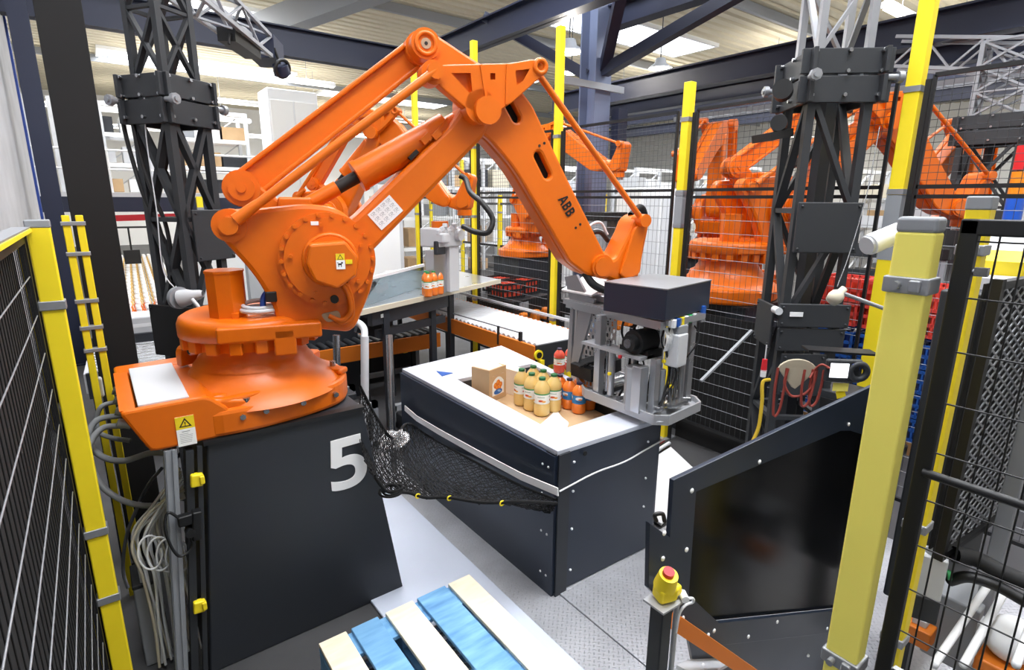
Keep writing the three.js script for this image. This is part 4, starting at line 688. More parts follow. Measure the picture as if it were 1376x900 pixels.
// ---------- left fence and columns ----------
{
  const t = thing('fence_post', 'yellow fence post with grey clamps at the left edge beside the concrete wall', 'post', [-0.155, 0, -2.68]);
  new G().box(0.07, 2.15, 0.05, [0, 1.075, 0], undefined, 0.006).build('shaft', M.yellow, t); new G().box(0.074, 0.03, 0.054, [0, 2.16, 0], undefined, 0.006).build('cap', M.greyPaint, t);
  for (const y of [1.86, 0.9, 0.58]) { const g = new G(); g.box(0.082, 0.035, 0.062, [0, y, 0], undefined, 0.004); g.cyl(0.012, 0.012, 0.03, [-0.055, y - 0.01, 0.03], [PI / 2, 0, 0], 10); g.build('clamp', M.galv, t); }
  new G().box(0.16, 0.012, 0.14, [0, 0.006, 0]).build('foot_plate', M.galv, t);
  function panel(label, z0, z1, x, sheet) {
    const p = thing('mesh_panel', label, 'fence panel', [x, 0, 0]);
    const f = new G(); for (const z of [z0, z1]) f.box(0.02, 2.0, 0.03, [0, 1.12, z]); for (const y of [0.13, 2.11]) f.box(0.02, 0.03, Math.abs(z1 - z0), [0, y, (z0 + z1) / 2]); f.build('panel_frame', M.black, p);
    const w = new G(), n = Math.round(Math.abs(z1 - z0) / 0.05); for (let k = 1; k < n; k++) w.rod([0.002, 0.13, z0 + (z1 - z0) * k / n], [0.002, 2.1, z0 + (z1 - z0) * k / n], 0.0016, 5); { const q = new G(); for (let k = 1; k < 14; k++) q.rod([0.005, 0.13 + k * 0.142, z0], [0.005, 0.13 + k * 0.142, z1], 0.0022, 5); q.build('cross_wires', M.galv, p, { kind: 'stuff' }); } w.build('wire_grid', M.blackMatt, p, { kind: 'stuff' });
    if (sheet) new G().box(0.006, 1.96, Math.abs(z1 - z0) - 0.04, [-0.03, 1.12, (z0 + z1) / 2]).build('black_sheet', M.blackMatt, p);
    new G().box(0.006, 1.98, 0.006, [-0.012, 1.12, z0 - 0.0]).build('yellow_edge', M.yellow, p);
  }
  panel('black backed mesh panel running towards the viewer at the left edge', -2.63, -0.3, -0.205, true);
  panel('black mesh panel between the left yellow post and the farther yellow tubes', -4.2, -2.74, -0.2, true);
  const g = thing('fence_post', 'slim pair of yellow tubes left of the black column, with small clamps', 'post', [-0.06, 0, -3.55]);
  for (const x of [-0.035, 0.02]) new G().box(0.032, 2.17, 0.03, [x, 1.085, 0], undefined, 0.004).build('tube', M.yellow, g);
  for (const y of [2.13, 1.98, 1.74, 1.6, 1.48]) new G().box(0.1, 0.02, 0.045, [-0.008, y, 0.0], undefined, 0.003).build('clamp', M.galv, g);
  const tr = thing('wall_bracket', 'grey metal strip capping the fence at the left edge', 'bracket', [-0.2, 2.145, -2.0]); new G().box(0.05, 0.012, 1.3, [0, 0, 0]).build('strip', M.galv, tr); new G().box(0.006, 0.012, 1.3, [0.026, -0.006, 0]).build('lip', M.yellow, tr);
  hose('spiral_conduit', 'grey ribbed conduit hanging along the inside of the left mesh panel', 'conduit', [[-0.179,1.502,-2.807], [-0.214,1.393,-2.671], [-0.256,1.243,-2.465], [-0.295,1.075,-2.25], [-0.341,0.877,-1.966]], 0.022, M.anthracite);
}
{
  const t = thing('black_column', 'broad flat black steel column at the left, floor to roof', 'column', [0.02, 0, -3.98]);
  new G().box(0.2, 6.9, 0.16, [0, 3.45, 0], undefined, 0.004).build('shaft', M.blackMatt, t); new G().box(0.3, 0.02, 0.26, [0, 0.01, 0]).build('base_plate', M.black, t);
  const b = thing('blue_column', 'slim dark blue steel column left of the broad black one', 'column', [-0.36, 0, -9.6]);
  const g = new G(); g.box(0.2, 6.6, 0.02, [0, 3.3, 0.1]); g.box(0.2, 6.6, 0.02, [0, 3.3, -0.1]); g.box(0.02, 6.6, 0.2, [0, 3.3, 0]); g.build('shaft', M.blueSteel, b); new G().box(0.34, 0.02, 0.34, [0, 0.01, 0]).build('base_plate', M.blueSteel, b);
}
const ORD = ['first', 'second', 'third', 'fourth', 'fifth', 'sixth', 'seventh', 'eighth', 'ninth', 'tenth', 'eleventh', 'twelfth', 'thirteenth', 'fourteenth', 'fifteenth', 'sixteenth', 'seventeenth', 'eighteenth', 'nineteenth'];
// ---------- gripper on robot 5 ----------
{
  const t = thing('bottle_gripper', 'large aluminium gripper with dark housing and perforated plates, hanging at the wrist of robot 5', 'gripper', [0, 0, 0]);
  // bottom tray
  const tr = new G(), O = [[2.5, -1.9, 0.06], [2.58, -1.86, 0.05], [2.93, -1.9, 0.06], [2.98, -1.98, 0.05], [2.98, -2.86], [2.72, -2.86], [2.5, -2.5]];
  const holes = []; for (let k = 0; k < 6; k++) holes.push(slot(2.6 + Math.max(0, k - 3) * 0.07, -2.05 - k * 0.115, 2.88, -2.05 - k * 0.115, 0.03, 4));
  tr.plan(soft(O, 0.02), 0.985, 1.0, holes, 0.003); tr.bar([2.5, 1.005, -1.92], [2.5, 1.005, -2.5], 0.012, 0.06); tr.bar([2.5, 1.005, -2.5], [2.72, 1.005, -2.86], 0.012, 0.06); tr.bar([2.56, 1.005, -1.866], [2.92, 1.005, -1.9], 0.012, 0.06); tr.bar([2.5, 1.005, -1.925], [2.565, 1.005, -1.866], 0.012, 0.06); tr.bar([2.92, 1.005, -1.9], [2.98, 1.005, -1.98], 0.012, 0.06); tr.bar([2.98, 1.005, -1.97], [2.98, 1.005, -2.86], 0.012, 0.06);
  tr.build('bottom_tray', M.aluMatt, t);
  for (let k = 0; k < 6; k++) new G().bar([2.56 + Math.max(0, k - 3) * 0.1, 1.03, -2.0 - k * 0.13], [2.92, 1.03, -2.02 - k * 0.13], 0.03, 0.025).build('slide_bar', k % 2 ? M.anthracite : M.alu, t);
  // perforated side plates
  const perf = (nx, ny, w, h, r) => { const o = []; for (let j = 0; j < ny; j++) for (let i = 0; i < nx; i++) { const x = (i + 0.5 + (j % 2) * 0.5) * w / (nx + 0.5), y = (j + 0.6) * h / ny; o.push(slot(x, y - r * 0.7, x, y + r * 0.7, r, 3)); } return o; };
  const pp = (name, w, h, nx, ny, r, pos, yaw) => { const g = new G().poly([[0, 0], [w, 0], [w, h], [0, h]], 0, 0.005, perf(nx, ny, w, h, r)); g.g[0].rotateY(yaw); g.g[0].translate(...pos); return g.build(name, M.aluMatt, t); };
  pp('perforated_plate', 0.34, 0.42, 8, 10, 0.011, [2.78, 1.16, -2.84], -PI / 2);
  pp('perforated_plate', 0.3, 0.14, 8, 4, 0.011, [2.76, 1.0, -2.84], -PI / 2);
  pp('perforated_plate', 0.24, 0.16, 6, 4, 0.011, [2.62, 1.005, -2.62], -PI / 2);
  // grey bracket at the far end
  const br = [[2.62,1.739,-2.856], [2.62,1.768,-2.737], [2.62,1.633,-2.628], [2.62,1.623,-2.558], [2.62,1.54,-2.574], [2.62,1.076,-2.71], [2.62,1.061,-2.771], [2.62,1.555,-2.704], [2.62,1.563,-2.756], [2.62,1.079,-2.764], [2.62,1.051,-2.81], [2.62,1.558,-2.786]].map((p) => [-p[2], p[1]]);
  const bg = new G().poly(br, -0.01, 0.01); bg.g[0].rotateY(PI / 2); bg.g[0].translate(2.62, 0, 0); bg.build('end_bracket', M.galv, t);
  new G().box(0.1, 0.55, 0.03, [2.79, 1.28, -2.87]).build('end_plate', M.aluMatt, t);
  new G().poly([[0, 0], [0.3, -0.03], [0.3, 0.02], [0.1, 0.12], [0.0, 0.16]], 0, 0.3).g[0];
  const wc = new G(); wc.box(0.26, 0.012, 0.3, [2.72, 1.69, -2.72], [0, 0, 0.35]); wc.build('white_cover', M.white, t);
  // head frame under the wrist
  const hf = new G(); hf.box(0.36, 0.035, 0.9, [2.76, 1.575, -2.38]); hf.box(0.3, 0.05, 0.3, [2.81, 1.62, -2.5], undefined, 0.01); hf.cyl(0.08, 0.09, 0.06, [2.82, 1.665, -2.47], undefined, 24); hf.bar([2.6, 1.56, -2.8], [2.56, 1.56, -1.95], 0.04, 0.05); hf.bar([2.95, 1.56, -2.8], [2.95, 1.56, -1.95], 0.04, 0.05); hf.build('head_frame', M.alu, t);
  const hb = new G(); hb.box(0.56, 0.175, 0.42, [0, 0, 0], undefined, 0.004); hb.build('housing', M.navyGloss, t, { pos: [2.76, 1.69, -2.16], yaw: 0.16 });
  new G().box(0.565, 0.006, 0.425, [0, 0, 0]).build('housing_lid', M.galv, t, { pos: [2.76, 1.781, -2.16], yaw: 0.16 });
  // connectors under the housing
  const cols = [M.white, M.blueCrate, M.yellow, M.white, M.green, M.lightGrey]; for (let k = 0; k < 6; k++) new G().box(0.03, 0.05, 0.035, [2.62 + k * 0.05, 1.57, -1.93 - k * 0.008], [0, 0.16, 0], 0.004).build('connector', cols[k], t);
  new G().box(0.03, 0.06, 0.03, [2.98, 1.6, -1.98], undefined, 0.004).build('blue_connector', M.blueCrate, t);
  const mt = new G(); mt.cyl(0.075, 0.075, 0.16, [2.6, 1.43, -2.13], [0, 0, PI / 2], 28); mt.cyl(0.05, 0.05, 0.05, [2.5, 1.43, -2.13], [0, 0, PI / 2], 24); mt.box(0.14, 0.05, 0.22, [2.63, 1.36, -2.16]); mt.build('drive_motor', M.black, t);
  new G().cyl(0.028, 0.028, 0.02, [2.475, 1.43, -2.13], [0, 0, PI / 2], 20).build('motor_hub', M.steel, t);
  new G().box(0.12, 0.02, 0.5, [2.56, 1.345, -2.3]).build('motor_plate', M.aluMatt, t);
  // uprights, cylinders and boxes of the middle part
  for (const [x, z, w, y0, y1] of [[2.52, -2.06, 0.07, 1.01, 1.3], [2.58, -2.0, 0.045, 1.01, 1.35], [2.54, -2.42, 0.05, 1.01, 1.55], [2.72, -2.1, 0.05, 1.01, 1.55], [2.9, -2.0, 0.05, 1.01, 1.55]]) new G().box(w, y1 - y0, w, [x, (y0 + y1) / 2, z], undefined, 0.004).build('upright', M.alu, t);
  new G().prism(0.07, 0.07, 0.27, 6, [2.55, 1.14, -2.12], [0, 0.4, 0]).build('cover_box', M.aluMatt, t);
  new G().box(0.11, 0.2, 0.09, [2.7, 1.4, -1.95], [0, 0.1, 0], 0.01).build('valve_box', M.lightGrey, t);
  new G().box(0.09, 0.05, 0.07, [2.71, 1.525, -1.95], undefined, 0.006).build('valve_box_cap', M.greyPaint, t);
  for (const [x, y, z, h, r, m] of [[2.53, 1.2, -2.3, 0.3, 0.022, M.alu], [2.56, 1.22, -2.36, 0.34, 0.015, M.steel], [2.65, 1.16, -2.0, 0.22, 0.022, M.greyPaint], [2.7, 1.16, -1.97, 0.28, 0.013, M.steel], [2.76, 1.15, -1.98, 0.26, 0.012, M.steel], [2.82, 1.2, -1.98, 0.34, 0.018, M.alu], [2.62, 1.3, -2.2, 0.3, 0.018, M.alu]]) new G().cyl(r, r, h, [x, y, z], undefined, 14).build('air_cylinder', m, t);
  for (const [x, y, z, m] of [[2.49, 1.2, -2.28, M.yellow], [2.63, 1.33, -1.98, M.yellow], [2.68, 1.17, -1.95, M.yellow], [2.49, 1.33, -2.2, M.red]]) new G().box(0.02, 0.02, 0.02, [x, y, z], undefined, 0.004).build('indicator', m, t);
  const cb = new G(); seed = 33; for (let k = 0; k < 14; k++) { const x = rr(2.58, 2.92), z = rr(-2.3, -1.96); cb.tube([[x, 1.56, z], [x + rr(-0.06, 0.06), 1.45, z + rr(-0.05, 0.08)], [x + rr(-0.08, 0.08), 1.25, z + rr(-0.05, 0.08)], [x + rr(-0.05, 0.05), 1.03, z]], rr(0.004, 0.008), 6, 20); } cb.build('hose_bundle', M.rubber, t, { kind: 'stuff' });
  const cw = new G(); for (let k = 0; k < 6; k++) { const x = 2.6 + k * 0.012; cw.tube([[x, 1.54, -1.97], [x - 0.01, 1.48, -1.94], [x, 1.4, -1.96]], 0.004, 6, 12); } cw.build('white_wires', M.white, t, { kind: 'stuff' });
  const dg = new G(); dg.box(0.3, 0.09, 0.2, [2.72, 1.12, -2.62], [0, 0, 0.1]); for (let k = 0; k < 5; k++) dg.box(0.28, 0.012, 0.012, [2.7, 1.19 - k * 0.012, -2.55 - k * 0.02]); dg.build('drag_chain', M.rubber, t);
  const cl = new G(); for (let k = 0; k < 5; k++) cl.box(0.05, 0.03, 0.06, [2.6 + k * 0.07, 1.04, -1.98 - (k % 2) * 0.05], [0, k, 0], 0.006); cl.box(0.16, 0.02, 0.05, [2.72, 1.06, -1.93]); cl.build('clamp_jaws', M.steel, t);
}
// ---------- truss towers ----------
function tower(label, pos, yaw, o) {
  const t = thing('truss_tower', label, 'truss tower', pos, yaw, undefined), a = o.a / 2, y0 = o.y0 || 0, yc = o.clamp, top = o.top;
  new G().box(o.a + 0.3, 0.02, o.a + 0.3, [0, 0.01, 0]).build('base_plate', M.black, t);
  const C = [[-a, -a], [a, -a], [a, a], [-a, a]];
  for (const [x, z] of C) { new G().box(0.05, yc - 0.02, 0.05, [x, 0.02 + (yc - 0.02) / 2, z]).build('leg', M.anthracite, t); new G().box(0.042, top - yc, 0.042, [x * 0.86, (top + yc) / 2, z * 0.86]).build('mast_chord', o.topMat, t); }
  const lacing = (ya, yb, n, s, w, mat, name) => { const h = (yb - ya) / n; for (let k = 0; k < n; k++) for (let i = 0; i < 4; i++) { const p = C[i], q = C[(i + 1) % 4], u = ya + k * h, v = u + h; const A = [p[0] * s, u, p[1] * s], B = [q[0] * s, v, q[1] * s], A2 = [p[0] * s, v, p[1] * s], B2 = [q[0] * s, u, q[1] * s]; if (o.cross || (k + i) % 2) new G().bar(A, B, w, w * 0.6).build(name, mat, t); if (o.cross || !((k + i) % 2)) new G().bar(A2, B2, w, w * 0.6).build(name, mat, t); new G().bar(A2, [q[0] * s, v, q[1] * s], w * 0.8, w * 0.6).build(name, mat, t); } };
  lacing(0.05, yc - 0.1, 4, 1, 0.05, M.anthracite, 'brace'); lacing(yc + 0.14, top, o.nTop || 3, 0.86, 0.035, o.topMat, 'mast_brace');
  new G().box(0.1, yc, 0.06, [0.02, yc / 2, -0.02], [0, 0.5, 0]).build('inner_channel', M.anthracite, t);
  const cw = o.a + (o.cw || 0.2); // clamp: two stacked plates on each of the four sides
  for (let i = 0; i < 4; i++) { const th = i * PI / 2; for (const [dy, hh] of [[0.075, 0.15], [-0.085, 0.16]]) { const g = new G().box(cw, hh - 0.008, 0.025, [0, yc + dy, a + 0.04], undefined, 0.004); g.g[0].rotateY(th); g.build('clamp_plate', M.anthracite, t); } const b = new G(); for (const x of [-cw * 0.36, 0.0, cw * 0.36]) for (const y of [0.13, 0.015, -0.12]) b.cyl(0.012, 0.012, 0.03, [x, yc + y, a + 0.06], [PI / 2, 0, 0], 6); b.g.forEach((q) => q.rotateY(th)); b.build('clamp_bolts', M.steel, t, { kind: 'stuff' }); const r = new G().cyl(0.018, 0.018, 0.1, [cw / 2 + 0.02, yc - 0.02, a + 0.05], [0, 0, PI / 2], 12).cyl(0.035, 0.035, 0.03, [cw / 2 + 0.045, yc - 0.02, a + 0.05], [0, 0, PI / 2], 8); r.g.forEach((q) => q.rotateY(th)); r.build('clamp_screw', M.galv, t); }
  return t;
}
const plateOn = (t, side, w, h, y, a, off = 0, mat = M.anthracite, name = 'cover_plate') => { const g = new G().box(w, h, 0.02, [off, y, a], undefined, 0.008); for (const x of [-1, 1]) for (const v of [-1, 1]) g.add(new THREE.SphereGeometry(0.009, 8, 5), [off + x * (w / 2 - 0.025), y + v * (h / 2 - 0.025), a + 0.012]); g.g.forEach((q) => q.rotateY(side * PI / 2)); return g.build(name, mat, t); };
{
  const A = 0.29, t = tower('black lattice tower left of robot 5 with a bolted clamp block at its neck', [0.55, 0, -4.68], 0.6, { a: A, cw: 0.17, clamp: 2.9, top: 4.3, topMat: M.anthracite, cross: true });
  plateOn(t, 0, 0.34, 0.36, 2.0, A / 2 + 0.05, 0.06); plateOn(t, 0, 0.44, 0.3, 1.3, A / 2 + 0.06, 0, M.anthracite); plateOn(t, 3, 0.42, 0.38, 1.32, A / 2 + 0.06, 0, M.blackMatt, 'black_cover');
  new G().box(0.09, 0.03, 0.006, [0.0, 1.34, A / 2 + 0.075]).build('white_label', M.white, t);
  hose('black_cable', 'left of two black cables hanging in a bow from the left tower clamp', 'cable', [[0.307,3.015,-4.831], [0.274,2.779,-4.785], [0.293,2.512,-4.754], [0.333,2.238,-4.705], [0.383,2.084,-4.686], [0.406,1.668,-4.606]], 0.014, M.black);
  hose('black_cable', 'right of two black cables hanging in a bow from the left tower clamp', 'cable', [[0.357,3.009,-4.753], [0.324,2.775,-4.707], [0.339,2.51,-4.68], [0.379,2.263,-4.64], [0.422,2.086,-4.618], [0.432,1.668,-4.587]], 0.014, M.black);
  hose('thin_grey_cable', 'thin grey cable running straight down from the left clamp block to the plug', 'cable', [[0.416,3.015,-4.685], [0.381,2.675,-4.608], [0.374,2.189,-4.531], [0.365,1.74,-4.466], [0.424,1.63,-4.388]], 0.004, M.lightGrey);
  // jib
  const j = thing('jib_truss', 'silver and black lattice jib reaching from the left tower towards the ceiling beam', 'jib', [0, 0, 0]);
  const P0 = new V3(0.42, 3.95, -4.75), P1 = v3([1.73,3.851,-6.782]), ax = P1.clone().sub(P0), L = ax.length(); ax.normalize(); const sd = new V3().crossVectors(ax, Y).normalize(), up = new V3().crossVectors(sd, ax);
  const at = (k, s, u) => { const p = P0.clone().addScaledVector(ax, k).addScaledVector(sd, s * (0.15 - 0.05 * k / L)).addScaledVector(up, u * (0.15 - 0.05 * k / L)); return [p.x, p.y, p.z]; };
  for (const [s, u] of [[-1, -1], [1, -1], [1, 1], [-1, 1]]) new G().bar(at(0, s, u), at(L, s, u), 0.035, 0.035).build('chord', M.galv, j);
  const n = 6; for (let k = 0; k < n; k++) { const a = L * k / n, b = L * (k + 1) / n; for (const u of [-1, 1]) new G().bar(at(a, k % 2 ? -1 : 1, u), at(b, k % 2 ? 1 : -1, u), 0.025, 0.018).build('brace', M.galv, j); for (const s of [-1, 1]) new G().bar(at(a, s, k % 2 ? -1 : 1), at(b, s, k % 2 ? 1 : -1), 0.025, 0.018).build('brace', M.galv, j); }
  const eh = new G(), q0 = at(L - 0.02, 0, 0), q1 = at(L + 0.3, 0, -0.2); eh.bar(q0, q1, 0.26, 0.24); eh.build('end_head', M.blueSteel, j);
  const u2 = new G(); u2.bar(at(L * 0.62, 0, -1.4), at(L * 0.88, 0, -1.4), 0.16, 0.12); u2.rod(at(L * 0.6, 0.3, -2.2), at(L * 0.62, 0.3, -1.4), 0.012, 8); u2.build('drive_unit', M.black, j);
  const cm = thing('jib_camera', 'dark blue camera lamp hanging at the tip of the left jib', 'camera', [1.893,3.635,-6.723]); new G().cyl(0.08, 0.09, 0.1, [0, 0, 0], [0.5, 0, 0.3], 20).build('body', M.blueSteel, cm); new G().torus(0.085, 0.02, [0, 0, 0.045], [0.3, 0.4, 0]).build('front_ring', M.black, cm); new G().rod([0, 0.02, 0], [-0.06, 0.2, 0.02], 0.014).build('bracket', M.black, cm);
  const so = thing('grey_plug', 'round grey industrial plug with a pale cable on the left lattice tower', 'plug', [0.413,1.599,-4.323]);
  new G().cyl(0.075, 0.075, 0.03, [0, 0, 0], [PI / 2, 0, -0.5], 28).build('flange', M.greyPaint, so); new G().lathe([[0.06, 0], [0.055, 0.05], [0.04, 0.09], [0.03, 0.14], [0.02, 0.16]], [0.01, -0.005, 0.015], [1.2, 0, -0.9], 20).build('body', M.lightGrey, so);
  hose('pale_cable', 'pale cable curving down from the grey plug behind the robot foot', 'cable', [[0.458,1.625,-4.039], [0.483,1.579,-4.006], [0.498,1.494,-4.033], [0.499,1.413,-4.009], [0.497,1.282,-4.035]], 0.012, M.lightGrey);
}
{
  const A = 0.34, t = tower('dark lattice tower at right with a wide bolted clamp and silver mast above', [3.95, 0, -1.85], -0.72, { a: A, clamp: 3.02, top: 4.6, topMat: M.galv, cross: false });
  plateOn(t, 0, 0.4, 0.32, 2.1, A / 2 + 0.08, 0.0); plateOn(t, 0, 0.46, 0.16, 1.52, A / 2 + 0.06); plateOn(t, 0, 0.44, 0.16, 1.35, A / 2 + 0.05); plateOn(t, 3, 0.3, 0.3, 1.42, A / 2 + 0.06);
  plateOn(t, 0, 0.3, 0.3, 1.1, A / 2 + 0.04, -0.02);
  new G().box(0.085, 0.03, 0.006, [-0.12, 1.53, A / 2 + 0.075]).build('white_label', M.white, t);
  const lf = new G(); for (const [y, r] of [[2.95, 0.06], [2.75, 0.05]]) lf.cyl(r, r, 0.12, [-0.32, y, 0.1], [PI / 2, 0, 0.4], 16); lf.box(0.16, 0.05, 0.2, [-0.34, 2.68, 0.06], [0, 0.3, 0.2]);  lf.build('clamp_drive', M.black, t);
  new G().cyl(0.025, 0.025, 0.08, [-0.24, 1.55, 0.22], [PI / 2, 0, 0], 12).build('cable_gland', M.lightGrey, t);
  const pl = thing('white_plug', 'dusty white plug socket on the right tower with a grey lever sticking out', 'plug', [3.561,1.696,-1.464]);
  new G().lathe([[0, -0.035], [0.035, -0.035], [0.045, 0], [0.04, 0.03], [0.022, 0.05], [0.02, 0.08], [0, 0.08]], undefined, [0.4, 0, -0.7], 20).build('body', M.beige, pl); new G().rod([0.03, 0.03, 0.02], [3.748,1.637,-1.241].map((v, i) => v - [3.561,1.696,-1.464][i]), 0.012, 10).build('lever', M.galv, pl);
  hose('steel_wire', 'thin steel wire hanging from the right clamp down to the white plug', 'wire', [[3.862,2.703,-1.478], [3.746,2.312,-1.447], [3.606,1.943,-1.441], [3.528,1.769,-1.447]], 0.003, M.steel);
  const ph = thing('teach_pendant', 'grey handheld robot control panel with a bright screen on a dark holder', 'control panel', [3.382,1.309,-1.289]);
  ph.rotation.y = -0.75;
  new G().box(0.2, 0.14, 0.035, [0.0, 0, 0], undefined, 0.015).build('body', M.anthracite, ph); new G().box(0.1, 0.085, 0.004, [-0.03, 0.005, 0.019]).build('screen', M.screenGlow, ph);
  const hd = new G(); hd.torus(0.045, 0.02, [0.08, 0.0, 0.01], [0, 0, 0], 20); hd.build('grip', M.anthracite, ph); new G().box(0.05, 0.04, 0.02, [0.06, 0.03, 0.012], undefined, 0.008).build('blue_panel', M.darkBlue, ph); new G().cyl(0.014, 0.014, 0.02, [0.06, 0.02, 0.02], [PI / 2, 0, 0]).build('joystick', M.black, ph);
  new G().box(0.085, 0.05, 0.004, [0.0, -0.1, 0.0]).build('yellow_card', M.yellowPale, ph); new G().box(0.05, 0.045, 0.004, [0.01, -0.145, -0.005], [0, 0, 0.3]).build('yellow_strip', M.yellow, ph);
  const sl = new THREE.RectAreaLight(0xf4f8ff, 1.1, 0.1, 0.085); sl.position.set(-0.03, 0.005, 0.023); sl.rotation.y = PI; ph.add(sl);
  tag(new G().bar([3.375,1.395,-1.514], [3.652,1.385,-1.237], 0.12, 0.012).build('shelf', M.black), 'black shelf plate above the handheld control panel', 'shelf');
  const hk = thing('cable_hanger', 'dusty fan shaped hanger holding looped red cables beside the right tower', 'hanger', [3.262,1.269,-1.496]); hk.rotation.y = -0.8;
  const fan = [[-0.02, -0.09], [0.0, -0.1], [0.11, 0.02], [0.1, 0.045]]; for (let k = 0; k <= 8; k++) { const a = 0.5 + k / 8 * 2.1; fan.push([0.115 * Math.cos(a), 0.0 + 0.085 * Math.sin(a)]); } new G().poly([...fan, [-0.11, 0.02]], 0, 0.02, [], 0.004).build('plate', M.sand, hk);
  const lp = (dx, w, h, z) => [[dx - w, 0.03, z], [dx - w * 1.1, -h * 0.5, z], [dx - w * 0.5, -h, z], [dx + w * 0.3, -h * 0.9, z], [dx + w * 0.9, -h * 0.4, z], [dx + w, 0.03, z]];
  for (const [dx, w, h, z, l] of [[-0.09, 0.025, 0.28, 0.03, 'narrow red cable loop hanging at the left of the dusty hanger'], [0.02, 0.08, 0.14, 0.035, 'wide red cable loop across the front of the dusty hanger'], [0.11, 0.03, 0.2, 0.03, 'red cable loop hanging at the right of the dusty hanger'], [0.06, 0.03, 0.2, 0.045, 'red cable loop ending in a small plug under the dusty hanger']]) { const m = new G().tube(lp(dx, w, h, z), 0.008, 8, 40).build('red_cable', M.redCable); m.position.copy(hk.position); m.rotation.y = hk.rotation.y; tag(m, l, 'cable', 'red cable loops on the hanger'); }
  hose('red_cable', 'red cable leading from the hanger up to the handheld control panel', 'cable', [[3.271,1.25,-1.419], [3.302,1.297,-1.41], [3.29,1.342,-1.368], [3.301,1.327,-1.329]], 0.007, M.redCable);
  hose('yellow_rope', 'yellow rope hanging beside the black mesh fence left of the red cables', 'rope', [[3.558,1.085,-1.797], [3.52,1.074,-1.822], [3.493,0.936,-1.801], [3.449,0.764,-1.782], [3.409,0.68,-1.787]], 0.012, M.yellowRope);
  const rw = thing('red_white_handle', 'small red and white hanging handle above the yellow rope', 'handle', [3.54,1.183,-1.84]); new G().cyl(0.016, 0.02, 0.08, [0, 0, 0]).build('red_grip', M.red, rw); new G().cyl(0.02, 0.018, 0.05, [0, -0.06, 0]).build('white_end', M.white, rw); new G().rod([0, 0.04, 0], [0, 0.14, 0], 0.004).build('cord', M.lightGrey, rw);
  const cb = thing('control_cabinet', 'dark cabinet at the foot of the right tower below its lowest plates', 'cabinet', [4.05, 0, -1.5]); cb.rotation.y = 0.0; new G().box(0.3, 1.0, 0.5, [0, 0.5, 0.1], undefined, 0.006).build('body', M.anthracite, cb); new G().box(0.01, 0.9, 0.4, [-0.155, 0.5, 0.1], undefined, 0.003).build('door', M.black, cb);
}
{
  const t = tower('second clamped lattice tower at the far right edge behind the mesh', [8.15, 0, -1.95], PI / 4 - 0.7, { a: 0.5, clamp: 3.05, top: 3.95, topMat: M.galv, cross: true });
  plateOn(t, 3, 0.6, 1.0, 1.7, 0.32, 0);
  const j = thing('jib_truss', 'light horizontal lattice jib at the upper right edge, above the far tower', 'jib', [0, 0, 0]);
  const a0 = new V3(8.15, 3.8, -1.95), b0 = v3([8.006,4.006,-3.002]), d = b0.clone().sub(a0), L = d.length(); d.normalize(); const s = new V3().crossVectors(d, Y).normalize();
  const at = (k, ss, u) => { const p = a0.clone().addScaledVector(d, k).addScaledVector(s, ss * 0.15); p.y += u * 0.16; return [p.x, p.y, p.z]; };
  for (const ss of [-1, 1]) for (const u of [-1, 1]) new G().bar(at(-1.2, ss, u), at(L, ss, u), 0.035, 0.035).build('chord', M.galv, j);
  for (let k = 0; k < 8; k++) for (const ss of [-1, 1]) new G().bar(at(-1.2 + (L + 1.2) * k / 8, ss, k % 2 ? 1 : -1), at(-1.2 + (L + 1.2) * (k + 1) / 8, ss, k % 2 ? -1 : 1), 0.025, 0.02).build('brace', M.galv, j);
}
